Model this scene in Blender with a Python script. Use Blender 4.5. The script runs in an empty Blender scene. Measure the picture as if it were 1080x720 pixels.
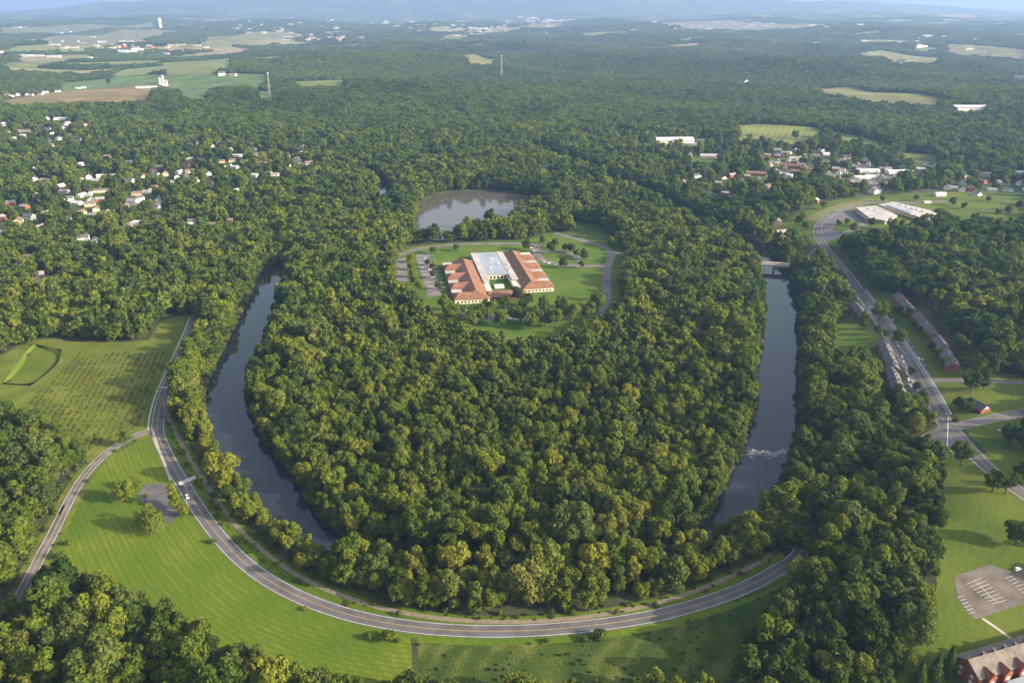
import bpy, bmesh, math, random
import numpy as np
rng = np.random.default_rng(7); random.seed(7)
R_ = math.radians
SC = bpy.context.scene
COL = SC.collection

# ------------------------------------------------------------------ camera, sky, sun, exposure
FPX, PITCH, CAMH = 840.0, R_(22.85), 330.0
cam = bpy.data.objects.new('camera', bpy.data.cameras.new('camera'))
COL.objects.link(cam); SC.camera = cam
cam.location = (0, 0, CAMH); cam.rotation_euler = (R_(90) - PITCH, 0, 0)
cam.data.sensor_width = 36; cam.data.lens = 36 * FPX / 1080
cam.data.clip_start = 1; cam.data.clip_end = 120000
SUN_AZ, SUN_EL = R_(106), R_(21.5)         # clockwise from +Y, elevation
w = bpy.data.worlds.new('World'); SC.world = w; w.use_nodes = True
nt = w.node_tree; bg = nt.nodes['Background']; sky = nt.nodes.new('ShaderNodeTexSky')
sky.sky_type = 'NISHITA'; sky.sun_disc = False; sky.sun_elevation = SUN_EL; sky.sun_rotation = SUN_AZ
sky.altitude = 300; sky.air_density = 1.0; sky.dust_density = 6.0; sky.ozone_density = 0.6
hs_ = nt.nodes.new('ShaderNodeHueSaturation'); hs_.inputs['Saturation'].default_value = .62; nt.links.new(sky.outputs[0], hs_.inputs['Color']); nt.links.new(hs_.outputs[0], bg.inputs[0]); bg.inputs[1].default_value = 0.15
sl = bpy.data.lights.new('sun', 'SUN'); sl.energy = 5.0; sl.angle = R_(0.5); sl.color = (1.0, .85, .60)
so = bpy.data.objects.new('sun', sl); COL.objects.link(so)
sd = np.array([math.sin(SUN_AZ) * math.cos(SUN_EL), math.cos(SUN_AZ) * math.cos(SUN_EL), math.sin(SUN_EL)])
from mathutils import Vector
so.rotation_euler = Vector(sd).to_track_quat('Z', 'Y').to_euler(); so.location = (600, 0, 700)
SC.view_settings.view_transform = 'Standard'; SC.view_settings.look = 'None'
SC.view_settings.exposure = 1.33; SC.view_settings.gamma = 1; SC.view_settings.use_curve_mapping = False
SC.render.engine = 'CYCLES'
SC.cycles.max_bounces = 5; SC.cycles.diffuse_bounces = 3; SC.cycles.glossy_bounces = 2
SC.cycles.transmission_bounces = 2; SC.cycles.transparent_max_bounces = 6; SC.cycles.volume_bounces = 1
SC.cycles.sample_clamp_indirect = 4
SC.cycles.use_denoising = True
HAZE_DENSITY = 5.2e-5

# ------------------------------------------------------------------ terrain
def raw(px, py, z=0.0):
    u = (px - 540) / FPX; v = (py - 360) / FPX
    dy = math.cos(PITCH) - v * math.sin(PITCH); dz = -math.sin(PITCH) - v * math.cos(PITCH)
    return u, dy, dz
def flat(px, py, z=0.0):
    u, dy, dz = raw(px, py)
    t = (z - CAMH) / dz
    return (u * t, dy * t)
def sstep(a, b, x):
    t = np.clip((x - a) / (b - a), 0, 1); return t * t * (3 - 2 * t)
RARM = [(600, 594), (690, 581), (750, 562), (782, 528), (803, 490), (818, 440), (820, 400), (823, 350), (823, 310), (812, 281), (790, 256), (740, 235), (690, 210), (640, 187), (590, 166), (540, 147)]
RX = np.array([flat(*p) for p in RARM])
_o = np.argsort(RX[:, 1])
RAX, RAY = RX[_o, 0], RX[_o, 1]
_ph = rng.uniform(0, 6.28, 12)
def T(x, y):
    x = np.asarray(x, float); y = np.asarray(y, float)
    d = np.hypot(x, y)
    far = sstep(1500, 4500, d)
    n = (np.sin(x / 410 + _ph[0] + .6 * np.sin(y / 700)) + np.sin(y / 330 + _ph[1] + .8 * np.sin(x / 900 + _ph[2])) +
         .6 * np.sin((x + y) / 230 + _ph[3]) + .6 * np.sin((x * .6 - y) / 270 + _ph[4]))
    z = far * (17 * n + 12)
    n2 = np.sin(x / 1900 + _ph[5]) + np.sin(y / 1500 + _ph[6] + np.sin(x / 3100))
    z += sstep(5000, 12000, d) * 22 * (n2 + .6)
    # wooded slope rising from the east bank of the river
    xr = np.interp(y, RAY, RAX)
    z += 17 * sstep(45, 190, x - xr) * sstep(250, 420, y) * (1 - sstep(1300, 1800, y))
    # the ridges that close the view
    a = (x / np.maximum(y, 1)) * FPX * .92 + 540
    prof = np.interp(a, [-300, 0, 90, 170, 300, 420, 560, 640, 760, 860, 950, 1080, 1400], [70, 90, 240, 430, 550, 540, 590, 570, 500, 480, 290, 90, 60])
    z += (prof - 60) * np.exp(-((y - 24000) / 4200.0) ** 2)
    prof2 = np.interp(a, [-300, 0, 200, 420, 700, 900, 1080, 1400], [60, 60, 110, 60, 130, 190, 90, 60])
    z += prof2 * np.exp(-((y - 15500) / 1500.0) ** 2)
    return z
def G(px, py, up=0.0):
    """photo pixel -> the point of the terrain (raised by `up`) seen there"""
    u, dy, dz = raw(px, py)
    if dz > -1e-4: dz = -1e-4
    ts = np.geomspace(150, 60000, 900)
    f = CAMH + dz * ts - T(u * ts, dy * ts) - up
    k = np.argmax(f < 0) if (f < 0).any() else len(ts) - 1
    a, b = ts[max(k - 1, 0)], ts[k]
    for _ in range(30):
        m = .5 * (a + b)
        if CAMH + dz * m - float(T(u * m, dy * m)) - up < 0: b = m
        else: a = m
    return (u * b, dy * b)
def GP(pts): return np.array([G(*p) for p in pts])
def proj(x, y, z):
    x, y, z = np.asarray(x, float), np.asarray(y, float), np.asarray(z, float)
    zz = z - CAMH
    dep = y * math.cos(PITCH) - zz * math.sin(PITCH)
    v = -(y * math.sin(PITCH) + zz * math.cos(PITCH))
    dep = np.maximum(dep, 1e-3)
    return 540 + x / dep * FPX, 360 + v / dep * FPX, dep
def spline(P, step=6.0):
    P = np.asarray(P, float); out = []
    Q = np.vstack([2 * P[0] - P[1], P, 2 * P[-1] - P[-2]])
    for i in range(1, len(Q) - 2):
        p0, p1, p2, p3 = Q[i - 1], Q[i], Q[i + 1], Q[i + 2]
        n = max(2, int(np.hypot(*(p2 - p1)) / step))
        t = np.linspace(0, 1, n, endpoint=False)[:, None]
        out.append(.5 * (2 * p1 + (p2 - p0) * t + (2 * p0 - 5 * p1 + 4 * p2 - p3) * t ** 2 + (3 * p1 - p0 - 3 * p2 + p3) * t ** 3))
    return np.vstack(out + [P[-1:]])
def inpoly(x, y, poly):
    r = np.zeros(x.shape, bool); n = len(poly)
    m = (x >= poly[:, 0].min()) & (x <= poly[:, 0].max()) & (y >= poly[:, 1].min()) & (y <= poly[:, 1].max())
    if not m.any(): return r
    xs, ys = x[m], y[m]; c = np.zeros(xs.shape, bool)
    for i in range(n):
        x1, y1 = poly[i]; x2, y2 = poly[(i + 1) % n]
        if y1 == y2: continue
        c ^= ((y1 > ys) != (y2 > ys)) & (xs < (x2 - x1) * (ys - y1) / (y2 - y1) + x1)
    r[m] = c; return r
def dist_line(x, y, line, maxd):
    d = np.full(x.shape, 1e9)
    for i in range(len(line) - 1):
        ax, ay = line[i]; bx, by = line[i + 1]
        m = (x > min(ax, bx) - maxd) & (x < max(ax, bx) + maxd) & (y > min(ay, by) - maxd) & (y < max(ay, by) + maxd)
        if not m.any(): continue
        vx, vy = bx - ax, by - ay; L = vx * vx + vy * vy + 1e-9
        t = np.clip(((x[m] - ax) * vx + (y[m] - ay) * vy) / L, 0, 1)
        d[m] = np.minimum(d[m], np.hypot(x[m] - ax - t * vx, y[m] - ay - t * vy))
    return d

# ------------------------------------------------------------------ materials
def new_mat(name):
    m = bpy.data.materials.new(name); m.use_nodes = True
    return m, m.node_tree, m.node_tree.nodes['Principled BSDF']
def mat(name, col, rough=.8, var=.25, scale=.3, bump=0, metal=0, spec=.3, col2=None, detail=4, coord='Object'):
    """base colour broken up by two octaves of noise"""
    m, t, p = new_mat(name)
    n = t.nodes.new('ShaderNodeTexNoise'); n.inputs['Scale'].default_value = scale; n.inputs['Detail'].default_value = detail
    g = t.nodes.new('ShaderNodeNewGeometry'); t.links.new(g.outputs['Position'], n.inputs['Vector'])
    r = t.nodes.new('ShaderNodeValToRGB')
    c2 = col2 or tuple(c * (1 + var) for c in col); c1 = col if col2 else tuple(c * (1 - var) for c in col)
    r.color_ramp.elements[0].position = .32; r.color_ramp.elements[1].position = .68
    r.color_ramp.elements[0].color = (*c1, 1); r.color_ramp.elements[1].color = (*c2, 1)
    t.links.new(n.outputs[0], r.inputs[0]); t.links.new(r.outputs[0], p.inputs['Base Color'])
    p.inputs['Roughness'].default_value = rough; p.inputs['Metallic'].default_value = metal
    p.inputs['Specular IOR Level'].default_value = spec
    if bump:
        b = t.nodes.new('ShaderNodeBump'); b.inputs['Strength'].default_value = bump; b.inputs['Distance'].default_value = .5
        t.links.new(n.outputs[0], b.inputs['Height']); t.links.new(b.outputs[0], p.inputs['Normal'])
    return m
def mat_stripe(name, c1, c2, scale, rot, noise=6, mixn=.5, c3=None, nsc=.03, bump=.3):
    """mown or ploughed land: soft lines in the field's own direction plus noise"""
    m, t, p = new_mat(name); N, L = t.nodes.new, t.links.new
    g = N('ShaderNodeNewGeometry'); mp = N('ShaderNodeMapping'); mp.inputs['Rotation'].default_value[2] = rot
    L(g.outputs['Position'], mp.inputs['Vector'])
    wv = N('ShaderNodeTexWave'); wv.inputs['Scale'].default_value = scale; wv.inputs['Distortion'].default_value = noise
    wv.inputs['Detail'].default_value = 2; wv.inputs['Detail Scale'].default_value = .6
    L(mp.outputs[0], wv.inputs['Vector'])
    n1 = N('ShaderNodeTexNoise'); n1.inputs['Scale'].default_value = nsc; n1.inputs['Detail'].default_value = 8; L(g.outputs['Position'], n1.inputs['Vector'])
    n2 = N('ShaderNodeTexNoise'); n2.inputs['Scale'].default_value = .7; n2.inputs['Detail'].default_value = 4; L(g.outputs['Position'], n2.inputs['Vector'])
    mx = N('ShaderNodeMix'); mx.data_type = 'FLOAT'; mx.inputs[0].default_value = mixn; L(wv.outputs['Fac'], mx.inputs[2]); L(n1.outputs[0], mx.inputs[3])
    mx2 = N('ShaderNodeMix'); mx2.data_type = 'FLOAT'; mx2.inputs[0].default_value = .3; L(mx.outputs[0], mx2.inputs[2]); L(n2.outputs[0], mx2.inputs[3])
    r = N('ShaderNodeValToRGB'); e = r.color_ramp.elements
    e[0].position = .36; e[0].color = (*c1, 1); e[1].position = .64; e[1].color = (*c2, 1)
    if c3: q = e.new(.52); q.color = (*c3, 1)
    L(mx2.outputs[0], r.inputs[0]); L(r.outputs[0], p.inputs['Base Color'])
    p.inputs['Roughness'].default_value = .95; p.inputs['Specular IOR Level'].default_value = .1
    if bump:
        b = N('ShaderNodeBump'); b.inputs['Strength'].default_value = bump; b.inputs['Distance'].default_value = .6
        L(n2.outputs[0], b.inputs['Height']); L(b.outputs[0], p.inputs['Normal'])
    return m
def mat_leaf(name, ramp, trans=.42):
    m, t, p = new_mat(name); N, L = t.nodes.new, t.links.new
    t.nodes.remove(p); out = t.nodes['Material Output']
    a = N('ShaderNodeAttribute'); a.attribute_type = 'INSTANCER'; a.attribute_name = 'tint'
    g = N('ShaderNodeNewGeometry')
    n = N('ShaderNodeTexNoise'); n.inputs['Scale'].default_value = .35; n.inputs['Detail'].default_value = 3; L(g.outputs['Position'], n.inputs['Vector'])
    mm = N('ShaderNodeMath'); mm.operation = 'MULTIPLY_ADD'; mm.inputs[1].default_value = .55; mm.inputs[2].default_value = -.275; L(n.outputs[0], mm.inputs[0])
    ri = N('ShaderNodeMath'); ri.operation = 'MULTIPLY_ADD'; ri.inputs[1].default_value = .10; ri.inputs[2].default_value = -.05; L(g.outputs['Random Per Island'], ri.inputs[0])
    s1 = N('ShaderNodeMath'); L(a.outputs['Fac'], s1.inputs[0]); L(mm.outputs[0], s1.inputs[1])
    s2 = N('ShaderNodeMath'); L(s1.outputs[0], s2.inputs[0]); L(ri.outputs[0], s2.inputs[1])
    r = N('ShaderNodeValToRGB'); e = r.color_ramp.elements
    e[0].position = ramp[0][0]; e[0].color = (*ramp[0][1], 1); e[1].position = ramp[-1][0]; e[1].color = (*ramp[-1][1], 1)
    for q, c in ramp[1:-1]: k = e.new(q); k.color = (*c, 1)
    L(s2.outputs[0], r.inputs[0])
    oi = N('ShaderNodeObjectInfo'); gr = N('ShaderNodeMapRange'); gr.inputs[1].default_value = .6; gr.inputs[2].default_value = 1; gr.inputs[4].default_value = .55; L(oi.outputs['Random'], gr.inputs[0])
    gm = N('ShaderNodeMix'); gm.data_type = 'RGBA'; gm.inputs[7].default_value = (.095, .118, .046, 1); L(gr.outputs[0], gm.inputs[0]); L(r.outputs[0], gm.inputs[6]); r = gm
    d = N('ShaderNodeBsdfDiffuse'); tr = N('ShaderNodeBsdfTranslucent'); mx = N('ShaderNodeMixShader'); mx.inputs[0].default_value = trans
    L(gm.outputs[2], d.inputs[0]); L(gm.outputs[2], tr.inputs[0]); L(d.outputs[0], mx.inputs[1]); L(tr.outputs[0], mx.inputs[2]); L(mx.outputs[0], out.inputs[0])
    return m
M = {}
M['leaf'] = mat_leaf('leaf', [(0, (.030, .056, .015)), (.25, (.055, .090, .017)), (.5, (.102, .140, .020)), (.75, (.148, .176, .023)), (1, (.200, .208, .031))])
M['shrub'] = mat_leaf('shrub_leaf', [(0, (.045, .078, .018)), (.5, (.10, .13, .026)), (1, (.19, .195, .04))])
M['bark'] = mat('bark', (.07, .055, .04), .9, .3, 2)
M['bare'] = mat('bare_bark', (.17, .14, .12), .9, .25, 2)
M['ground'] = mat('forest_floor', (.018, .026, .009), .95, .4, .05, .4, col2=(.05, .06, .02))
M['meadow'] = mat_stripe('meadow_grass', (.050, .088, .007), (.132, .142, .017), .05, R_(-38), 9, .93, (.074, .113, .009), .012)
_t = M['meadow'].node_tree; _rp = [q for q in _t.nodes if q.type == 'VALTORGB'][0]; _src = _rp.inputs[0].links[0].from_socket
_a = _t.nodes.new('ShaderNodeAttribute'); _a.attribute_name = 'mow'; _m1 = _t.nodes.new('ShaderNodeMath'); _m1.operation = 'SINE'; _m0 = _t.nodes.new('ShaderNodeMath'); _m0.operation = 'MULTIPLY'; _m0.inputs[1].default_value = 1.75
_m2 = _t.nodes.new('ShaderNodeMath'); _m2.operation = 'MULTIPLY_ADD'; _m2.inputs[1].default_value = .035
_t.links.new(_a.outputs['Fac'], _m0.inputs[0]); _t.links.new(_m0.outputs[0], _m1.inputs[0]); _t.links.new(_m1.outputs[0], _m2.inputs[0]); _t.links.new(_src, _m2.inputs[2]); _t.links.new(_m2.outputs[0], _rp.inputs[0])   # mowing passes follow the road
M['rough'] = mat_stripe('rough_grass', (.026, .047, .010), (.095, .105, .026), .02, .4, 12, .85, (.044, .068, .012), .045, .8)
M['lawn'] = mat_stripe('lawn_grass', (.040, .066, .009), (.095, .112, .018), .05, .5, 12, .93, (.070, .100, .011), .02)
M['school_lawn'] = mat_stripe('school_grass', (.038, .080, .010), (.088, .122, .014), .1, 1.2, 3, .9, None, .02)
M['crop'] = mat_stripe('nursery_soil_grass', (.055, .078, .011), (.135, .135, .026), .05, R_(8), 4, .9, (.088, .11, .016), .04, .6)
M['basin'] = mat_stripe('basin_grass', (.055, .086, .010), (.098, .118, .014), .1, .9, 2, .9)
M['straw'] = mat('straw_grass', (.105, .105, .032), .95, .25, .2)
M['asphalt'] = mat('asphalt', (.088, .086, .094), .85, .26, .09, .15, detail=8)
M['asphalt_old'] = mat('old_asphalt', (.120, .110, .112), .9, .30, .07, .15, detail=8)
M['gravel'] = mat('gravel', (.17, .14, .105), .95, .25, .5, .2)
M['concrete'] = mat('concrete', (.31, .29, .255), .85, .15, .4)
M['paint'] = mat('white_paint', (.60, .60, .57), .7, .3, .8)
M['yellow'] = mat('yellow_paint', (.40, .28, .08), .7, .2, .5)
M['tile'] = mat('orange_roof_tiles', (.165, .080, .048), .8, .25, .12, detail=8)
M['tile2'] = mat('brick_red', (.215, .072, .044), .85, .25, .4)
M['brickdark'] = mat('dark_red_brick', (.20, .07, .05), .85, .25, .4)
M['white'] = mat('white_wall', (.62, .60, .57), .7, .08, .2)
M['cream'] = mat('cream_wall', (.62, .54, .42), .8, .1, .2)
M['tan'] = mat('tan_wall', (.45, .36, .27), .8, .15, .2)
M['flatroof'] = mat('white_flat_roof', (.31, .30, .29), .7, .16, .06)
M['bluerof'] = mat('grey_membrane_roof', (.22, .25, .30), .6, .15, .06)
M['slate'] = mat('dark_roof_shingle', (.085, .085, .095), .85, .3, .6)
M['greyroof'] = mat('grey_roof_shingle', (.21, .20, .20), .85, .2, .5)
M['brownroof'] = mat('brown_roof_shingle', (.17, .11, .08), .85, .25, .5)
M['buffroof'] = mat('weathered_buff_roof', (.125, .106, .092), .85, .3, .25)
M['lotworn'] = mat('worn_car_park', (.098, .084, .078), .9, .32, .10, .15, detail=9)
M['metalroof'] = mat('pale_metal_roof', (.42, .42, .44), .45, .08, .2, spec=.5)
M['window'] = mat('window_glass', (.03, .04, .05), .15, .2, .5, spec=.6)
M['steel'] = mat('galvanised_steel', (.5, .5, .5), .5, .1, .5, metal=.5)
M['tyre'] = mat('tyre_rubber', (.02, .02, .02), .9)
M['stone'] = mat('river_stone', (.30, .28, .25), .9, .3, .5)
M['foam'] = mat('white_water', (.7, .72, .72), .6, .1, .8)
CARP = {}
for n_, c_ in dict(white=(.75, .75, .74), silver=(.45, .46, .48), black=(.02, .02, .022), blue=(.05, .09, .2), red=(.3, .03, .03), grey=(.15, .15, .16)).items():
    CARP[n_] = mat('car_paint_' + n_, c_, .3, .03, .5, spec=.6)
# river water: dark, smooth, the sky's reflected blue partly put into the base colour
m, t, p = new_mat('river_water'); p.inputs['Base Color'].default_value = (.016, .021, .030, 1); p.inputs['Roughness'].default_value = .06
p.inputs['IOR'].default_value = 1.33; p.inputs['Specular IOR Level'].default_value = .5
n = t.nodes.new('ShaderNodeTexNoise'); n.inputs['Scale'].default_value = .35; n.inputs['Detail'].default_value = 5
g = t.nodes.new('ShaderNodeNewGeometry'); t.links.new(g.outputs['Position'], n.inputs['Vector'])
b = t.nodes.new('ShaderNodeBump'); b.inputs['Strength'].default_value = .08; b.inputs['Distance'].default_value = .2
t.links.new(n.outputs[0], b.inputs['Height']); t.links.new(b.outputs[0], p.inputs['Normal']); M['water'] = m
m, t, p = new_mat('pond_water'); p.inputs['Base Color'].default_value = (.070, .063, .056, 1); p.inputs['Roughness'].default_value = .08
p.inputs['IOR'].default_value = 1.33
n = t.nodes.new('ShaderNodeTexNoise'); n.inputs['Scale'].default_value = .3; n.inputs['Detail'].default_value = 5
g = t.nodes.new('ShaderNodeNewGeometry'); t.links.new(g.outputs['Position'], n.inputs['Vector'])
b = t.nodes.new('ShaderNodeBump'); b.inputs['Strength'].default_value = .1; b.inputs['Distance'].default_value = .3
t.links.new(n.outputs[0], b.inputs['Height']); t.links.new(b.outputs[0], p.inputs['Normal']); M['pond'] = m

# ------------------------------------------------------------------ object helpers
class MB:
    def __init__(s): s.v = []; s.f = []; s.m = []
    def add(s, v, f, mi=0):
        k = len(s.v); s.v += [tuple(map(float, q)) for q in v]; s.f += [tuple(i + k for i in q) for q in f]; s.m += [mi] * len(f)
        return s
    def box(s, x0, x1, y0, y1, z0, z1, mi=0):
        return s.add([(x0, y0, z0), (x1, y0, z0), (x1, y1, z0), (x0, y1, z0), (x0, y0, z1), (x1, y0, z1), (x1, y1, z1), (x0, y1, z1)],
                     [(3, 2, 1, 0), (4, 5, 6, 7), (0, 1, 5, 4), (1, 2, 6, 5), (2, 3, 7, 6), (3, 0, 4, 7)], mi)
    def tube(s, p0, p1, r0, r1, n=6, mi=0, cap=True):
        p0, p1 = np.array(p0, float), np.array(p1, float); d = p1 - p0; d /= np.linalg.norm(d) + 1e-9
        a = np.cross(d, (0, 0, 1) if abs(d[2]) < .9 else (1, 0, 0)); a /= np.linalg.norm(a); b_ = np.cross(d, a)
        V = [p + r * (math.cos(6.2832 * i / n) * a + math.sin(6.2832 * i / n) * b_) for p, r in ((p0, r0), (p1, r1)) for i in range(n)]
        F = [(i, (i + 1) % n, n + (i + 1) % n, n + i) for i in range(n)]
        if cap: F += [tuple(range(n - 1, -1, -1)), tuple(range(n, 2 * n))]
        return s.add(V, F, mi)
    def prism(s, prof, x0, x1, mi=0):
        """profile of (y,z) points extruded along x"""
        n = len(prof)
        V = [(x, y, z) for x in (x0, x1) for y, z in prof]
        F = [(i, (i + 1) % n, n + (i + 1) % n, n + i) for i in range(n)] + [tuple(range(n - 1, -1, -1)), tuple(range(n, 2 * n))]
        return s.add(V, F, mi)
    def mesh(s, name, mats):
        me = bpy.data.meshes.new(name); me.from_pydata(s.v, [], s.f); me.update()
        for q in (mats if isinstance(mats, (list, tuple)) else [mats]): me.materials.append(q)
        if any(s.m): me.polygons.foreach_set('material_index', s.m)
        bm = bmesh.new(); bm.from_mesh(me); bmesh.ops.recalc_face_normals(bm, faces=bm.faces); bm.to_mesh(me); bm.free()
        return me
    def build(s, name, mats, parent=None):
        return link(name, s.mesh(name, mats), parent)
def link(name, me, parent=None):
    o = bpy.data.objects.new(name, me); COL.objects.link(o)
    if parent is not None: o.parent = parent
    return o
def tag(o, label=None, cat=None, group=None, kind=None):
    if label: o['label'] = label
    if cat: o['category'] = cat
    if group: o['group'] = group
    if kind: o['kind'] = kind
    return o
def thing(name, loc, rz=0, label=None, cat=None, group=None):
    o = bpy.data.objects.new(name, None); COL.objects.link(o); o.location = loc; o.rotation_euler = (0, 0, rz)
    o.empty_display_size = 2
    return tag(o, label, cat, group)
KIDS = {}
def kids(o):
    return [c for c in o.children]
def copy_tree(o, parent=None, name=None):
    c = o.copy(); COL.objects.link(c); c.parent = parent
    for k in o.children: copy_tree(k, c)
    return c
def Z(x, y): return float(T(x, y))
def sheet(name, poly, m, off=.1, step=14, kind='structure', label=None, cat=None):
    """a piece of land cover lying on the terrain: the outline cut into small triangles"""
    bm = bmesh.new(); vs = [bm.verts.new((p[0], p[1], 0)) for p in poly]; bm.faces.new(vs); bm.normal_update()
    bmesh.ops.triangulate(bm, faces=bm.faces[:])
    for _ in range(9):
        es = [e for e in bm.edges if e.calc_length() > step]
        if not es or len(bm.faces) > 60000: break
        bmesh.ops.subdivide_edges(bm, edges=es, cuts=1)
        bmesh.ops.triangulate(bm, faces=[f for f in bm.faces if len(f.verts) > 3])
    co = np.array([v.co for v in bm.verts]); zz = T(co[:, 0], co[:, 1]) + off
    for v, z in zip(bm.verts, zz): v.co.z = z
    bmesh.ops.recalc_face_normals(bm, faces=bm.faces)
    if bm.faces and sum(f.normal.z for f in bm.faces) < 0: bmesh.ops.reverse_faces(bm, faces=bm.faces)
    me = bpy.data.meshes.new(name); bm.to_mesh(me); bm.free(); me.materials.append(m)
    o = link(name, me); tag(o, label, cat, None, kind); return o
def ribbon_mb(mb, line, a, b_, off, mi=0, dash=None):
    """strip between the signed side offsets a and b_ of a line"""
    P = np.asarray(line); d = np.gradient(P, axis=0); d /= np.linalg.norm(d, axis=1)[:, None] + 1e-9
    nrm = np.stack([-d[:, 1], d[:, 0]], 1)
    A, B = P + nrm * a, P + nrm * b_
    za, zb = T(A[:, 0], A[:, 1]) + off, T(B[:, 0], B[:, 1]) + off
    n = len(P); V = [(*A[i], za[i]) for i in range(n)] + [(*B[i], zb[i]) for i in range(n)]
    F = [(i, n + i, n + i + 1, i + 1) for i in range(n - 1) if dash is None or (i % dash[0]) < dash[1]]
    return mb.add(V, F, mi)
def smooth_poly(pts, step=8): return spline(np.vstack([pts, pts[:1]]), step)[:-1]

# ------------------------------------------------------------------ the plan of the place (photo points dropped on the terrain)
river_c = GP([(345, 560), (300, 520)])  # kept for reference of scale
LARM = [(330, 140), (352, 165), (385, 180), (404, 198), (400, 214), (360, 238), (318, 262), (290, 285), (282, 305), (270, 335), (258, 362), (243, 395), (238, 425), (252, 465), (278, 503), (310, 543), (355, 575), (425, 589), (500, 595)]
river_line = spline(np.vstack([[flat(*p) for p in LARM], [flat(*p) for p in RARM]]), 12)
RW = 21.5
RWV = RW - 10.5 * np.exp(-((river_line[:, 1] - river_line[:, 1].min()) / 62.0) ** 2)
_u = (river_line[:, 0] < 60) * (sstep(1000, 1090, river_line[:, 1]) * (1 - sstep(1330, 1420, river_line[:, 1])) + sstep(1640, 1720, river_line[:, 1])); RWV = RWV * (1 - .42 * _u)
def river_sd(x, y, maxd=70):
    """distance beyond the water's edge, negative over the water"""
    d = np.full(x.shape, 1e9)
    for i in range(len(river_line) - 1):
        ax, ay = river_line[i]
        m = (np.abs(x - ax) < maxd) & (np.abs(y - ay) < maxd)
        if not m.any(): continue
        bx, by = river_line[i + 1]; vx, vy = bx - ax, by - ay; t = np.clip(((x[m] - ax) * vx + (y[m] - ay) * vy) / (vx * vx + vy * vy + 1e-9), 0, 1)
        d[m] = np.minimum(d[m], np.hypot(x[m] - ax - t * vx, y[m] - ay - t * vy) - RWV[i])
    return d
pond_poly = smooth_poly(np.array([flat(*p) for p in [(436, 252), (440, 225), (452, 209), (478, 202), (520, 202), (566, 208), (568, 219), (545, 232), (505, 243), (470, 252)]]), 12)
main_road = spline(GP([(212, 318), (205, 340), (195, 365), (183, 392), (173, 416), (167, 440), (167, 458), (173, 474), (182, 492), (194, 512), (209, 536), (228, 562), (252, 588), (282, 611), (322, 632), (372, 649), (430, 660), (490, 665), (550, 665), (610, 661), (670, 653), (730, 639), (782, 621), (820, 601), (843, 584), (856, 562), (860, 545), (862, 538)]))
branch_road = spline(GP([(166, 452), (150, 457), (133, 464), (112, 478), (93, 497), (79, 517), (66, 542), (54, 566), (42, 588), (30, 612), (15, 640)]))
trail = spline(GP([(170, 420), (180, 445), (190, 465), (204, 490), (220, 514), (236, 537), (253, 558), (277, 580), (310, 604), (346, 622), (395, 639), (450, 650), (505, 655), (560, 655), (620, 650), (680, 639), (730, 624), (778, 604), (812, 585), (832, 568), (842, 545), (850, 520)]))
walk = spline(GP([(162, 455), (166, 470), (173, 488), (180, 506)]), 5)
highway = spline(GP([(1000, 212), (960, 214), (925, 213), (895, 219), (872, 229), (862, 243), (871, 262), (890, 285), (908, 309), (926, 333), (945, 360), (965, 390), (983, 420), (998, 448), (1012, 463), (1036, 488), (1065, 511), (1100, 535)]))
cross_street = spline(GP([(960, 470), (985, 459), (1003, 452), (1035, 444), (1075, 436), (1130, 424)]))
drive_loop = spline(GP([(862, 246), (880, 247), (905, 240), (915, 233), (905, 226), (890, 224)]))
side_street = spline(GP([(984, 401), (1010, 401), (1080, 404)]))
bridge_w = spline(GP([(640, 266), (665, 268), (700, 276), (740, 283), (784, 287)]))
bridge_e = spline(GP([(836, 287), (850, 275), (862, 262)]))
school_drive = spline(GP([(585, 246), (608, 252), (628, 258), (645, 266), (640, 285), (640, 320), (632, 334)]))
school_loop = spline(GP([(566, 258), (566, 268), (576, 276), (600, 280), (637, 281)]))
school_loop2 = spline(GP([(566, 266), (590, 265), (606, 269), (611, 276)]))
school_back = spline(GP([(420, 269), (445, 262), (480, 258), (520, 257), (566, 257)]))
school_front = spline(GP([(484, 327), (500, 334), (525, 336), (560, 335), (590, 334), (600, 332)]))
gravel_track = spline(GP([(437, 672), (438, 690), (439, 712)]), 4)

meadow = GP([(172, 458), (150, 462), (120, 480), (96, 503), (82, 525), (66, 560), (56, 585), (45, 602, 6), (62, 600, 14), (110, 604, 14), (150, 622, 14), (190, 640, 14), (230, 664, 14), (270, 685, 14), (330, 701, 14), (400, 713, 14), (438, 718, 14), (438, 672), (372, 652), (322, 636), (282, 616), (250, 590), (226, 563), (207, 538), (192, 512), (180, 490)])
rough_meadow = GP([(438, 672), (438, 718, 14), (500, 722, 14), (560, 735), (700, 745), (772, 735), (785, 690, 6), (826, 640), (832, 608), (782, 630), (730, 648), (670, 660), (610, 670), (550, 674), (490, 674)])
crop = GP([(207, 334), (200, 350), (186, 382), (175, 405), (164, 438), (160, 452), (148, 455), (130, 463), (105, 480), (92, 478, 9), (62, 453, 12), (22, 432, 12), (30, 408), (38, 403), (51, 393), (62, 382), (65, 370), (66, 360), (130, 361), (157, 358), (170, 338), (190, 333)])
basin = GP([(3, 403), (35, 363), (50, 365), (64, 371), (62, 381), (50, 393), (36, 403), (18, 405)])
school_site = GP([(425, 262), (416, 276), (414, 300, 6), (440, 320, 10), (470, 338, 10), (500, 347, 12), (540, 358, 12), (580, 355, 12), (612, 341, 12), (640, 330, 10), (660, 318, 10), (656, 290, 4), (664, 268), (650, 258), (628, 250), (600, 244), (575, 246), (560, 252), (520, 254), (480, 256), (450, 258)])
north_meadow = GP([(598, 233), (626, 236), (640, 246), (660, 258), (640, 262), (606, 250)])
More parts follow.
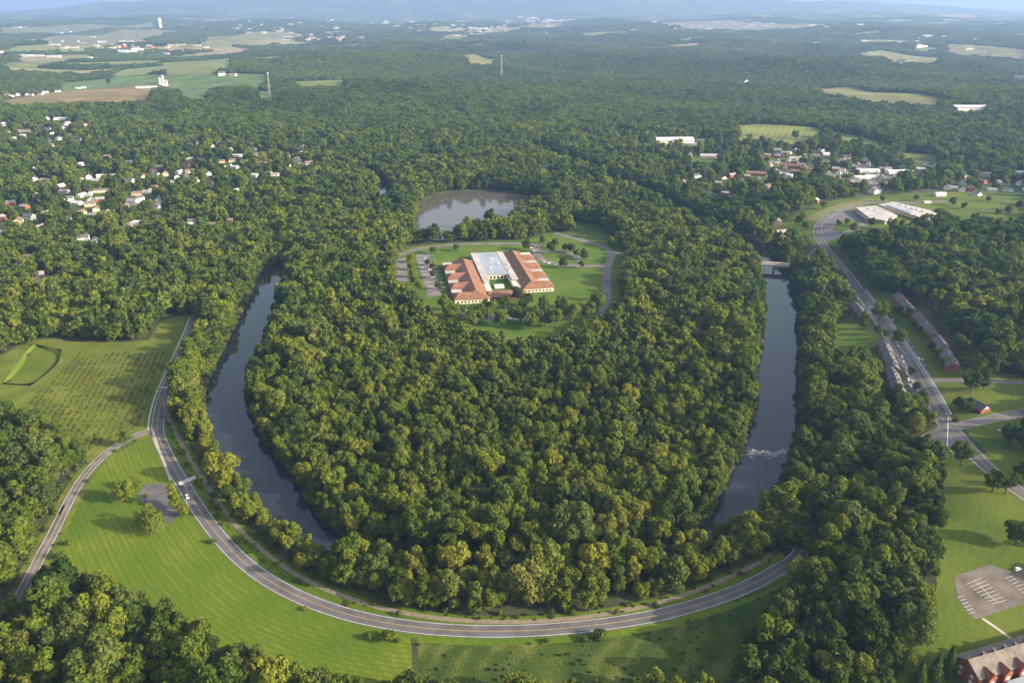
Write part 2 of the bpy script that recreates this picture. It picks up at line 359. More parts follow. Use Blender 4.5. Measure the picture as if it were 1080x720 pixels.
park_lawn = GP([(985, 474, 3), (1000, 480), (1018, 468), (1045, 482), (1180, 530), (1180, 800), (1000, 800), (925, 790), (940, 735), (950, 700, 10), (968, 668, 10), (985, 640, 10), (992, 600, 10), (983, 565, 10), (990, 540, 10), (998, 515, 8)])
house_lawn = GP([(1008, 440), (1000, 425), (1012, 405), (1040, 398), (1110, 400), (1110, 440), (1110, 520), (1060, 495), (1025, 462)])
street_zone = GP([(898, 308), (914, 308), (938, 306), (966, 330), (992, 352), (1014, 386), (1015, 400), (1004, 420), (1004, 448), (975, 474), (960, 468), (988, 446), (975, 425), (958, 424), (928, 424), (918, 395), (910, 360), (896, 335)])
small_lawn = GP([(876, 346), (898, 334), (912, 352), (916, 385), (896, 386, 4), (874, 372)])
hill_lawn = GP([(1022, 372), (1040, 366), (1040, 392), (1018, 398)])
commerce = GP([(826, 252), (812, 243), (840, 226), (875, 212), (925, 206), (990, 203), (1085, 199), (1110, 215), (1100, 236, 8), (1010, 236, 10), (985, 233, 10), (930, 245, 12), (905, 249, 10), (885, 258, 4), (868, 258)])
lot_red = GP([(1006, 608), (1044, 595), (1068, 604), (1084, 600), (1120, 610), (1100, 632), (1082, 636), (1028, 653), (1010, 632)])
pad = GP([(146, 521), (153, 511), (174, 509), (178, 523), (177, 531), (189, 537), (190, 544), (177, 553), (170, 540), (149, 530)])
lot_l1 = GP([(417, 273), (428, 272), (430, 297), (418, 298)])
lot_l2 = GP([(438, 269), (452, 266), (466, 311), (452, 314)])
plaza = GP([(972, 470), (990, 447), (1006, 446), (1022, 462), (1004, 471), (990, 476)])
ramp_lawn = GP([(850, 231), (882, 216), (918, 209), (922, 211.5), (888, 219.5), (860, 234)])
FIELDS = [   # photo outline, colour
    ([(0, 107), (62, 97), (150, 90), (168, 94), (160, 108, 12), (60, 110, 12), (0, 112, 12)], (.20, .16, .075)),
    ([(66, 88), (130, 80), (185, 79), (286, 79), (278, 93, 10), (182, 97, 10), (168, 94), (150, 90), (62, 97)], (.10, .15, .05)),
    ([(168, 71), (205, 65), (245, 61), (244, 71, 10), (225, 76, 10), (176, 78, 10)], (.16, .17, .07)),
    ([(183, 48), (240, 39), (300, 34), (322, 37), (290, 47, 10), (232, 50, 10), (190, 54, 10)], (.17, .17, .08)),
    ([(0, 72), (28, 60), (100, 58), (60, 67, 10), (20, 74, 10)], (.14, .16, .07)),
    ([(40, 43), (110, 37), (165, 30), (190, 34), (120, 48, 10), (50, 52, 10)], (.18, .17, .09)),
    ([(0, 30), (90, 26), (160, 25), (170, 29), (60, 36, 10), (0, 37, 10)], (.15, .16, .08)),
    ([(308, 87), (366, 85), (364, 93, 10), (316, 94, 10)], (.15, .19, .05)),
    ([(486, 60), (503, 57), (527, 63), (522, 69, 10), (494, 69, 10)], (.20, .20, .08)),
    ([(440, 46), (470, 38), (560, 26), (600, 25), (590, 30), (520, 36), (470, 44)], (.19, .18, .10)),
    ([(858, 94), (900, 92), (997, 105), (990, 113, 10), (920, 109, 10), (870, 101, 10)], (.18, .19, .075)),
    ([(905, 57), (928, 53), (1006, 62), (986, 68, 10), (940, 66, 10)], (.19, .19, .08)),
    ([(984, 46), (1020, 48), (1085, 53), (1085, 65, 10), (1040, 61, 10), (1000, 54, 10)], (.17, .17, .08)),
    ([(690, 24), (760, 22), (830, 26), (900, 28), (800, 33, 10), (720, 31, 10)], (.19, .18, .11)),
    ([(774, 133), (812, 131), (862, 135), (872, 144), (850, 152, 10), (800, 151, 10), (778, 148, 8)], (.15, .18, .05)),
    ([(866, 138), (900, 143), (935, 152), (940, 163), (916, 162), (880, 154)], (.13, .17, .05)),
    ([(950, 160), (990, 164), (992, 174, 8), (952, 170, 8)], (.14, .17, .055)),
    ([(728, 165), (760, 168), (758, 178, 6), (728, 178, 6)], (.10, .15, .04)),
    ([(180, 95), (225, 98), (222, 108, 8), (196, 107, 8)], (.11, .15, .05)),
    ([(268, 96), (292, 97), (290, 108, 9), (272, 107, 9)], (.13, .17, .05)),
]
F_POLYS = [GP(f[0]) for f in FIELDS]
# farmland far off, rectangles of one to four hundred metres, more of it to the north-west
FAR_FARMS = []
r2 = np.random.default_rng(11)
for k in range(420):
    y = r2.uniform(4300, 15000); px = r2.uniform(-150, 1230)
    if r2.random() > (.85 if px < 420 else .6) or (px > 380 and y < 6500): continue
    x = (px - 540) / FPX * y * 1.04
    a = r2.uniform(-.35, .35); L_, W_ = r2.uniform(180, 620), r2.uniform(110, 420)
    c, s = math.cos(a), math.sin(a)
    poly = np.array([(x + c * u - s * v, y + s * u + c * v) for u, v in ((-L_ / 2, -W_ / 2), (L_ / 2, -W_ / 2 * r2.uniform(.5, 1.2)), (L_ / 2 * r2.uniform(.8, 1.1), W_ / 2), (-L_ / 2, W_ / 2 * r2.uniform(.6, 1.1)))])
    FAR_FARMS.append((poly, [(.18, .17, .08), (.11, .15, .05), (.22, .18, .10), (.15, .17, .06)][k % 4]))
town_right = GP([(690, 150), (735, 143), (772, 150), (800, 153), (880, 158), (940, 166), (1010, 174), (1085, 172), (1085, 200), (990, 205), (925, 206), (860, 214), (800, 214), (756, 205), (700, 197)])
suburb = GP([(-20, 122), (70, 124), (170, 150), (315, 152), (345, 190), (320, 215), (240, 235), (190, 270), (60, 300), (-30, 300)])

# ------------------------------------------------------------------ ground sheet, river, pond
def axis(a, fine, grow, end):
    out = [0.0]; s = fine
    while out[-1] < end:
        if out[-1] > a: s *= grow
        out.append(out[-1] + s)
    return out
xa = axis(960, 8, 1.035, 46000); xs = np.array([-v for v in xa[:0:-1]] + xa)
ys = np.array([-2000, -1200, -700, -400, -200, -60] + [v for v in axis(1720, 8, 1.028, 46000)])
X, Y = np.meshgrid(xs, ys); ZZ = T(X, Y)
near = (np.abs(X) < 900) & (Y < 1900) & (Y > 0)
xf, yf = X[near], Y[near]
dr = river_sd(xf, yf) + RW
zn = ZZ[near]
zn = np.where(dr < RW + 6, zn - 3.4 * (1 - sstep(RW - 10, RW + 3, dr)), zn)
ip = inpoly(xf, yf, pond_poly); zn = np.where(ip, zn - 3.0, zn)
ib = inpoly(xf, yf, basin.mean(0) + (basin - basin.mean(0)) * 1.1); zn = np.where(ib, zn - 3.4, zn)
ZZ[near] = zn
ny, nx = X.shape
idx = np.arange(ny * nx).reshape(ny, nx)
faces = np.stack([idx[:-1, :-1], idx[:-1, 1:], idx[1:, 1:], idx[1:, :-1]], -1).reshape(-1, 4)
me = bpy.data.meshes.new('ground')
me.from_pydata(np.stack([X, Y, ZZ], -1).reshape(-1, 3).tolist(), [], faces.tolist()); me.update()
me.polygons.foreach_set('use_smooth', [True] * len(me.polygons))
# ground material: leaf litter near, patchwork of woods and pasture far off
m = M['ground']; t = m.node_tree
g = t.nodes.new('ShaderNodeNewGeometry'); n = t.nodes.new('ShaderNodeTexNoise'); n.inputs['Scale'].default_value = .0016; n.inputs['Detail'].default_value = 7; n.inputs['Roughness'].default_value = .62
mp = t.nodes.new('ShaderNodeMapping'); mp.inputs['Scale'].default_value = (1, .45, 1); t.links.new(g.outputs['Position'], mp.inputs[0]); t.links.new(mp.outputs[0], n.inputs['Vector'])
r = t.nodes.new('ShaderNodeValToRGB'); e = r.color_ramp.elements
e[0].position = .44; e[0].color = (.020, .032, .014, 1); e[1].position = .72; e[1].color = (.11, .115, .06, 1); q = e.new(.58); q.color = (.04, .055, .028, 1)
t.links.new(n.outputs[0], r.inputs[0])
sx = t.nodes.new('ShaderNodeSeparateXYZ'); t.links.new(g.outputs['Position'], sx.inputs[0])
mr = t.nodes.new('ShaderNodeMapRange'); mr.inputs[1].default_value = 9000; mr.inputs[2].default_value = 12500; t.links.new(sx.outputs['Y'], mr.inputs[0])
p = t.nodes['Principled BSDF']; old = p.inputs['Base Color'].links[0].from_socket
mx = t.nodes.new('ShaderNodeMix'); mx.data_type = 'RGBA'; t.links.new(mr.outputs[0], mx.inputs[0]); t.links.new(old, mx.inputs[6]); t.links.new(r.outputs[0], mx.inputs[7]); t.links.new(mx.outputs[2], p.inputs['Base Color'])
me.materials.append(m); tag(link('ground', me), kind='structure')
mb = MB()
P = river_line; d = np.gradient(P, axis=0); d /= np.linalg.norm(d, axis=1)[:, None]; nr = np.stack([-d[:, 1], d[:, 0]], 1)
wob = 2.5 * np.sin(np.arange(len(P)) * .35)
A, B = P + nr * (RWV + 9 + wob)[:, None], P - nr * (RWV + 9 - wob)[:, None]
k = len(P)
mb.add([(*q, -1.3) for q in A] + [(*q, -1.3) for q in B], [(i, i + 1, k + i + 1, k + i) for i in range(k - 1)])
tag(mb.build('river', M['water']), kind='structure')
c = pond_poly.mean(0)
mb = MB(); k = len(pond_poly); mb.add([(*(c + (q - c) * 1.06), -1.2) for q in pond_poly], [tuple(range(k))])
tag(mb.build('pond', M['pond']), kind='structure')

_mo = sheet('meadow', meadow, M['meadow'], .10, 6)
_co = np.array([v.co for v in _mo.data.vertices]); _mo.data.attributes.new('mow', 'FLOAT', 'POINT').data.foreach_set('value', dist_line(_co[:, 0], _co[:, 1], main_road, 400).astype(np.float32))
sheet('rough_meadow', rough_meadow, M['rough'], .10)
sheet('nursery_field', crop, M['crop'], .10)
basin_side = GP([(-40, 424, 15), (0, 426, 15), (22, 434, 15), (30, 407), (2, 405), (34, 362), (66, 369), (66, 358), (34, 357), (-40, 396)])
sheet('basin_verge', basin_side, M['crop'], .11)
school_land = sheet('school_lawn', school_site, M['school_lawn'], .10)
sheet('north_meadow', north_meadow, M['lawn'], .11)
sheet('park_lawn', park_lawn, M['lawn'], .12, 8)
sheet('verge_lawn', house_lawn, M['lawn'], .12, 8)
sheet('street_verge', street_zone, M['lawn'], .14, 8)
sheet('clearing_lawn', small_lawn, M['school_lawn'], .155, 8)
sheet('hillside_lawn', hill_lawn, M['lawn'], .165, 8)
sheet('commercial_lawn', commerce, M['lawn'], .175, 8)
sheet('ramp_verge', ramp_lawn, M['straw'], .24, 8)
def verge(name, line, w_, m, q): tag(ribbon_mb(MB(), line, -w_, w_, q).build(name, m), kind='structure')
verge('road_verge', main_road[:int((proj(main_road[:, 0], main_road[:, 1], 0)[0] < 850).sum())], 11, M['meadow'], .13)
verge('branch_verge', branch_road, 8, M['crop'], .15)
verge('trail_verge', trail, 4.5, M['meadow'], .165)
fm = []
for (pts, colr), poly in zip(FIELDS, F_POLYS):
    mm_ = mat_stripe('farm_field', tuple(c * f_ for c, f_ in zip(colr, (.52, .46, .5))), tuple(c * f_ for c, f_ in zip(colr, (1.1, 1.08, .9))), .02, random.uniform(0, 3), 3, .88, tuple(c * v for c, v in zip(colr, (.8, .8, .7))), .008, 0)
    sheet('farm_field', poly, mm_, .5 + .0004 * float(np.hypot(*poly.mean(0))), 70)
for k_, (poly, colr) in enumerate(FAR_FARMS):
    key = 'far%d' % (k_ % 4)
    if key not in M: M[key] = mat_stripe('far_field_soil', tuple(c * .8 for c in colr), tuple(c * 1.15 for c in colr), .01, k_, 2, .6, None, .006, 0)
far_mb = {}
for k_, (poly, colr) in enumerate(FAR_FARMS):
    o = sheet('far_field', poly, M['far%d' % (k_ % 4)], 2.0 + .0003 * float(np.hypot(*poly.mean(0))), 120)

# ------------------------------------------------------------------ roads and paving
def road(name, line, hw, surf, edge=True, centre=None, off=.19):
    tag(ribbon_mb(MB(), line, -hw, hw, off).build(name, surf), kind='structure')
    if edge:
        mk = MB(); ribbon_mb(mk, line, -hw + .75, -hw + .97, off + .03); ribbon_mb(mk, line, hw - .97, hw - .75, off + .03)
        tag(mk.build(name + '_edge_markings', M['paint']), kind='structure')
    if centre:
        mk = MB(); ribbon_mb(mk, line, -.27, -.12, off + .03); ribbon_mb(mk, line, .12, .27, off + .03)
        tag(mk.build(name + '_centre_markings', M[centre]), kind='structure')
road('main_road', main_road, 5.4, M['asphalt'], True, 'yellow')
M['patch'] = mat('asphalt_patch', (.072, .068, .070), .85, .2, .3)
mk = MB(); r8 = np.random.default_rng(17)
for k in range(13):
    i = int(r8.integers(8, len(main_road) - 70)); n_ = int(r8.integers(2, 6)); a0 = r8.choice([-4.0, .6]); ribbon_mb(mk, main_road[i:i + n_], a0, a0 + r8.uniform(1.4, 3.2), .205)
for k in range(7):
    i = int(r8.integers(4, len(branch_road) - 9)); ribbon_mb(mk, branch_road[i:i + 3], -2.9, r8.uniform(-1.6, -.5), .245)
tag(mk.build('road_patch', M['patch']), kind='structure')
road('branch_road', branch_road, 4.1, M['asphalt_old'], True, 'yellow', .23)
tag(ribbon_mb(MB(), trail, -1.7, 1.7, .22).build('trail_path', M['gravel']), kind='structure')
tag(ribbon_mb(MB(), walk, -1.0, 1.0, .22).build('concrete_path', M['concrete']), kind='structure')
nm = [i for i in range(len(main_road)) if 333 < proj(*main_road[i], 0)[1] < 452]
tag(ribbon_mb(MB(), main_road[nm], -8.2, -6.5, .24).build('roadside_pavement', M['concrete']), kind='structure')
road('highway', highway, 6.0, M['asphalt'], True, 'yellow', .24)
road('cross_street', cross_street, 5.5, M['asphalt_old'], False, None, .28)
road('loop_road', drive_loop, 4.0, M['asphalt_old'], False, None, .30)
road('side_street', side_street, 3.6, M['asphalt_old'], False, None, .27)
road('bridge_approach', bridge_w, 4.5, M['asphalt_old'], False, None, .22)
road('bridge_road', bridge_e, 4.5, M['asphalt_old'], False, None, .26)
sheet('highway_junction', GP([(858, 248), (862, 236), (880, 226), (902, 221), (912, 232), (906, 243), (884, 250), (872, 256)]), M['asphalt'], .26, 8)
sheet('junction_island', GP([(878, 242), (890, 233), (904, 233.5), (899, 241), (886, 246)]), M['lawn'], .40, 8)
for nme, ln, hw, q in (('school_drive', school_drive, 5.5, .20), ('school_loop', school_loop, 6.0, .23), ('school_inner_loop', school_loop2, 4.5, .25), ('school_service_road', school_back, 6.0, .21), ('school_front_road', school_front, 5.5, .20)):
    road(nme, ln, hw, M['asphalt_old'], False, None, q)
sheet('picnic_car_park', pad, M['asphalt'], .20, 8)
sheet('brick_building_car_park', lot_red, M['lotworn'], .22, 8)
sheet('school_car_park', lot_l1, M['asphalt_old'], .20, 10)
sheet('school_staff_car_park', lot_l2, M['asphalt_old'], .20, 10)
sheet('junction_plaza', plaza, M['asphalt_old'], .31, 8)
sheet('street_parking', GP([(934, 340), (950, 345), (968, 372), (990, 408), (1004, 436), (992, 450), (976, 440), (960, 412), (946, 380)]), M['asphalt'], .20, 8)
mk = MB()    # kerbs: a 12 cm step along the streets
for ln, hw in ((highway[len(highway) // 2:], 6.0), (cross_street, 5.5), (side_street, 3.6)):
    for s in (-1, 1):
        a0, b0 = sorted((s * hw, s * (hw + .3))); ribbon_mb(mk, ln, a0, b0, .40); ribbon_mb(mk, ln, a0 + .001, a0 + .002, .40)
tag(mk.build('street_kerb', M['concrete']), kind='structure')
mk = MB()    # pavements of the terraced street
sw = [i for i in range(len(highway)) if 300 < proj(*highway[i], 12)[1] < 440]
ribbon_mb(mk, highway[sw], 7.0, 8.6, .42); ribbon_mb(mk, highway[sw], -8.6, -7.0, .42)
tag(mk.build('street_pavement', M['concrete']), kind='structure')
# painted bars and stall lines
def seg_lines(name, segs, wd, m, off):
    mk = MB()
    for a, b_ in segs:
        A, B = np.array(G(*a)), np.array(G(*b_)); ribbon_mb(mk, np.linspace(A, B, 4), -wd / 2, wd / 2, off)
    tag(mk.build(name, m), kind='structure')
seg_lines('crosswalk_markings', [((188.8 + 2.0 * i, 508.3 - .85 * i), (190.6 + 2.0 * i, 511.6 - .85 * i)) for i in range(9)], .9, M['paint'], .25)
stall = []
for i in range(8): stall.append(((1019 + 4.0 * i - .2 * i, 616 + 3.0 * i), (1036 + 3.6 * i, 609 + 3.4 * i)))
stall.append(((1028, 612.5), (1052, 636)))
for i in range(6): stall.append(((1010 + 2.2 * i, 630 + 3.5 * i), (1017 + 2.2 * i, 628 + 3.4 * i)))
for i in range(6): stall.append(((1060 + 3.6 * i, 610 + 3 * i), (1068 + 3.6 * i, 607 + 3 * i)))
seg_lines('car_park_markings', stall, .15, M['paint'], .25)
seg_lines('school_parking_markings', [((439 + .32 * i * 4, 270 + 4 * i), (446 + .32 * i * 4, 269.5 + 4 * i)) for i in range(10)] + [((446 + .32 * i * 4 + 6, 270 + 4 * i), (446 + .32 * i * 4 + 12, 269.5 + 4 * i)) for i in range(10)], .6, M['paint'], .24)
seg_lines('junction_markings', [((160, 451), (163, 461)), ((1000, 441), (999, 470)), ((999, 470), (1005, 478))], .6, M['paint'], .36)
tag(ribbon_mb(MB(), spline(GP([(1036, 652), (1048, 660), (1066, 673)])), -.9, .9, .22).build('footpath', M['concrete']), kind='structure')
tag(ribbon_mb(MB(), gravel_track, -1.6, 1.6, .22).build('farm_track', M['ground']), kind='structure')
tag(ribbon_mb(MB(), spline(GP([(80, 388), (130, 385), (172, 381)])), -2.5, 2.5, .17).build('field_path', M['straw']), kind='structure')

# ------------------------------------------------------------------ tree kinds
def quads(rg, P, N, size, asp=1.0):
    """leaf clumps: one bent four-cornered spray each"""
    n = len(P); u = np.cross(N, rg.normal(size=(n, 3))); u /= np.linalg.norm(u, axis=1)[:, None] + 1e-9; v = np.cross(N, u)
    s = (size * rg.uniform(.6, 1.3, n))[:, None]
    cs = []
    for a, b_ in ((-1, -.3), (.2, -1), (1, .25), (-.15, 1)):
        j = rg.uniform(.6, 1.25, (n, 2)); dz = rg.uniform(-.35, .15, n)[:, None]
        cs.append(P + u * s * a * j[:, :1] + v * s * b_ * j[:, 1:] * asp + N * s * dz)
    V = np.stack(cs, 1).reshape(-1, 3); F = np.arange(4 * n).reshape(n, 4)
    return V, F
def crown(rg, lobes, nq, size, jit=.55, under=.25):
    C = np.array([l[0] for l in lobes]); Rr = np.array([l[1] for l in lobes])
    pr = Rr ** 2 / (Rr ** 2).sum()
    k = rg.choice(len(lobes), nq * 2, p=pr)
    d = rg.normal(size=(nq * 2, 3)); d /= np.linalg.norm(d, axis=1)[:, None]
    keep = (d[:, 2] > -.35) | (rg.random(nq * 2) < under); k, d = k[keep], d[keep]
    P = C[k] + d * (Rr[k] * rg.uniform(.78, 1.1, len(k)))[:, None]
    dd = np.linalg.norm(P[:, None] - C[None], axis=2) / Rr[None]; dd[np.arange(len(k)), k] = 9
    ok = dd.min(1) > .72; P, d = P[ok][:nq], d[ok][:nq]
    N = d + rg.normal(size=d.shape) * jit; N /= np.linalg.norm(N, axis=1)[:, None]
    return quads(rg, P, N, size)
def lobes_for(rg, kind, Rad, H):
    L = []
    if kind == 'broad':
        zc, hz = H * .60, H * .36
        L.append((np.array([0, 0, zc]), Rad * .62))
        for i in range(15):
            a = i * 2.4 + rg.uniform(-.5, .5); zz = rg.uniform(-.75, .95); rr = math.sqrt(max(.05, 1 - zz * zz * .9)) * Rad * rg.uniform(.5, .78)
            L.append((np.array([rr * math.cos(a), rr * math.sin(a), zc + zz * hz]), Rad * rg.uniform(.27, .46)))
    elif kind == 'tall':
        zc, hz = H * .56, H * .40
        L.append((np.array([0, 0, zc]), Rad * .55))
        for i in range(18):
            a = i * 2.4 + rg.uniform(-.6, .6); zz = rg.uniform(-.9, 1); rr = math.sqrt(max(.02, 1 - zz * zz)) * Rad * rg.uniform(.45, .7)
            L.append((np.array([rr * math.cos(a), rr * math.sin(a), zc + zz * hz]), Rad * rg.uniform(.28, .42)))
    elif kind == 'bush':
        for i in range(9):
            a = i * 2.4; rr = Rad * rg.uniform(.1, .7)
            L.append((np.array([rr * math.cos(a), rr * math.sin(a), H * rg.uniform(.3, .6)]), Rad * rg.uniform(.35, .55)))
    return L
def trunk_mb(rg, Rad, H, mb=None, mi=0, limbs=5):
    mb = mb or MB(); r0 = .05 * Rad + .12
    mb.tube((0, 0, -.6), (0, 0, H * .33), r0 * 1.25, r0 * .85, 7, mi); mb.tube((0, 0, H * .33), (rg.normal() * .4, rg.normal() * .4, H * .78), r0 * .85, r0 * .25, 6, mi)
    for i in range(limbs):
        a = i * 6.28 / limbs + rg.uniform(-.4, .4); z0 = H * rg.uniform(.25, .5)
        mb.tube((0, 0, z0), (Rad * .62 * math.cos(a), Rad * .62 * math.sin(a), z0 + H * rg.uniform(.14, .3)), r0 * .5, r0 * .12, 5, mi)
    return mb
def arr_mesh(name, V, F, m):
    me = bpy.data.meshes.new(name); me.from_pydata(V.tolist(), [], F.tolist()); me.update(); me.materials.append(m); return me
TREE = {}      # kind -> list of (crown mesh, trunk mesh, radius, height)
def make_kind(key, kind, n, Rad, H, nq, size, m=None, seed=0):
    TREE[key] = []
    for i in range(n):
        rg = np.random.default_rng(seed + 31 * i + 5)
        R1, H1 = Rad * rg.uniform(.9, 1.1), H * rg.uniform(.9, 1.1)
        V, F = crown(rg, lobes_for(rg, kind, R1, H1), nq, size)
        TREE[key].append((arr_mesh('crown', V, F, m or M['leaf']), trunk_mb(rg, R1, H1).mesh('trunk', M['bark']), R1, H1))
make_kind('broad', 'broad', 7, 6.9, 16.5, 1800, .66, seed=100)
make_kind('tall', 'tall', 4, 5.3, 19.5, 1600, .62, seed=300)
make_kind('bush', 'bush', 3, 2.0, 3.2, 260, .36, seed=500)
# weeping willow: rounded head with long hanging sprays
rg = np.random.default_rng(9)
Lb = lobes_for(rg, 'broad', 6.6, 11.5); V1, F1 = crown(rg, Lb, 900, .5)
a = rg.uniform(0, 6.28, 900); rr = 6.6 * rg.uniform(.6, 1.12, 900); zz = rg.uniform(1.0, 8.0, 900)
rr *= np.clip(1.15 - (zz - 2) / 16, .6, 1.1)
Pw = np.stack([rr * np.cos(a), rr * np.sin(a), zz], 1); Nw = np.stack([np.cos(a), np.sin(a), rg.normal(size=900) * .2], 1); Nw /= np.linalg.norm(Nw, axis=1)[:, None]
uu = np.cross(Nw, (0, 0, 1)); s = rg.uniform(.16, .3, 900)[:, None]; h = rg.uniform(.8, 1.7, 900)[:, None]; up = np.array([0, 0, 1.0])
V2 = np.stack([Pw - uu * s * .4, Pw + uu * s + up * h, Pw + up * h * 1.3, Pw - uu * s + up * h], 1).reshape(-1, 3)
TREE['willow'] = [(arr_mesh('crown', np.vstack([V1, V2]), np.vstack([F1, np.arange(3600).reshape(-1, 4) + len(V1)]), M['leaf']), trunk_mb(rg, 6, 10).mesh('trunk', M['bark']), 6.6, 11.5)]
# conifer: tiers of drooping sprays up a straight stem
TREE['conifer'] = []
for i in range(2):
    rg = np.random.default_rng(40 + i); n_ = 900; zz = rg.uniform(.06, 1, n_) ** 1.0; a = rg.uniform(0, 6.28, n_)
    rr = 2.9 * (1 - zz) ** .85 * rg.uniform(.45, 1.1, n_) * (1 + .22 * np.sin(zz * 50)) + .1
    Pc = np.stack([rr * np.cos(a), rr * np.sin(a), zz * 13 + .5], 1); Nc = np.stack([np.cos(a), np.sin(a), np.full(n_, .7)], 1) + rg.normal(size=(n_, 3)) * .3; Nc /= np.linalg.norm(Nc, axis=1)[:, None]
    V, F = quads(rg, Pc, Nc, .42)
    TREE['conifer'].append((arr_mesh('crown', V, F, M['leaf']), MB().tube((0, 0, -.5), (0, 0, 13), .28, .04, 6).mesh('trunk', M['bark']), 2.9, 13.5))
# bare, dead tree: forked grey branches
TREE['bare'] = []
for i in range(2):
    rg = np.random.default_rng(60 + i); mb = MB(); mb.tube((0, 0, -.5), (0, 0, 4), .3, .22, 6)
    tw = MB()
    def grow(p, d, L, r, lv):
        q = p + d * L; tw.tube(p, q, r, r * .6, 4)
        if lv == 0: return
        for _ in range(3):
            d2 = d + rg.normal(size=3) * .5; d2[2] += .12; d2 /= np.linalg.norm(d2); grow(q, d2, L * rg.uniform(.62, .82), r * .6, lv - 1)
    for _ in range(4):
        d0 = np.array([rg.normal() * .5, rg.normal() * .5, 1.0]); d0 /= np.linalg.norm(d0); grow(np.array([0, 0, 3.8]), d0, 3.0, .17, 3)
    TREE['bare'].append((tw.mesh('bare_branches', M['bare']), mb.mesh('trunk', M['bare']), 4, 11))

# joined, unlinked sources for the mass of the woods
def joined(name, parts):
    """parts: list of (mesh, offset, scale, rot)"""
    Vs, Fs, ms = [], [], []; k = 0
    for me, off, sc_, rz, mi in parts:
        co = np.empty(len(me.vertices) * 3); me.vertices.foreach_get('co', co); co = co.reshape(-1, 3) * sc_
        c, s = math.cos(rz), math.sin(rz); co = np.stack([co[:, 0] * c - co[:, 1] * s, co[:, 0] * s + co[:, 1] * c, co[:, 2]], 1) + off
        Vs.append(co); fs = [tuple(v + k for v in p.vertices) for p in me.polygons]; Fs += fs; ms += [mi] * len(fs); k += len(co)
    me = bpy.data.meshes.new(name); me.from_pydata(np.vstack(Vs).tolist(), [], Fs); me.update()
    me.materials.append(M['leaf']); me.materials.append(M['bark']); me.polygons.foreach_set('material_index', ms)
    return bpy.data.objects.new(name, me)
def coll(name, objs):
    c = bpy.data.collections.new(name)
    for o in objs: c.objects.link(o)
    return c
src, info = [], []
def addsrc(o, kind): src.append(o); info.append(kind)
for key in ('broad', 'tall'):
    for i, (cm, tm, r1, h1) in enumerate(TREE[key]): addsrc(joined('a%02d_tree' % len(src), [(cm, 0, 1, 0, 0), (tm, 0, 1, 0, 1)]), key)
make_kind('mbroad', 'broad', 5, 6.9, 16.5, 520, 1.2, seed=700)
make_kind('mtall', 'tall', 2, 5.3, 19.5, 460, 1.1, seed=900)
for key in ('mbroad', 'mtall'):
    for cm, tm, r1, h1 in TREE[key]: addsrc(joined('a%02d_tree' % len(src), [(cm, 0, 1, 0, 0)]), key)
make_kind('lbroad', 'broad', 4, 7.0, 16, 150, 2.2, seed=1100)
rg = np.random.default_rng(77)
for i in range(4):      # five-tree clumps
    ps = []
    for k in range(6):
        cm = TREE['lbroad'][k % 4][0]; a = k * 2.4
        rr = 0 if k == 0 else 12 * math.sqrt(k / 6.0) * rg.uniform(.8, 1.1)
        ps.append((cm, np.array([rr * math.cos(a), rr * math.sin(a), rg.uniform(-2, 0)]), rg.uniform(.8, 1.2), rg.uniform(0, 6), 0))
    addsrc(joined('a%02d_clump' % len(src), ps), 'clump')
make_kind('vbroad', 'broad', 3, 7.6, 16, 40, 4.0, seed=1300)
for i in range(4):      # groves
    ps = []
    for k in range(21):
        cm = TREE['vbroad'][k % 3][0]; a = k * 2.4; rr = 32 * math.sqrt(k / 21.0) * rg.uniform(.85, 1.1)
        ps.append((cm, np.array([rr * math.cos(a), rr * math.sin(a), rg.uniform(-3, 0)]), rg.uniform(.8, 1.25), rg.uniform(0, 6), 0))
    addsrc(joined('a%02d_grove' % len(src), ps), 'grove')
wood_coll = coll('wood_sources', src)
shrub_coll = coll('shrub_sources', [bpy.data.objects.new('s%d_shrub' % i, c_[0]) for i, c_ in enumerate(TREE['bush'])])
for o in shrub_coll.objects: o.data = o.data.copy(); o.data.materials.clear(); o.data.materials.append(M['shrub'])
SRC_OF = {k: [i for i, q in enumerate(info) if q == k] for k in set(info)}

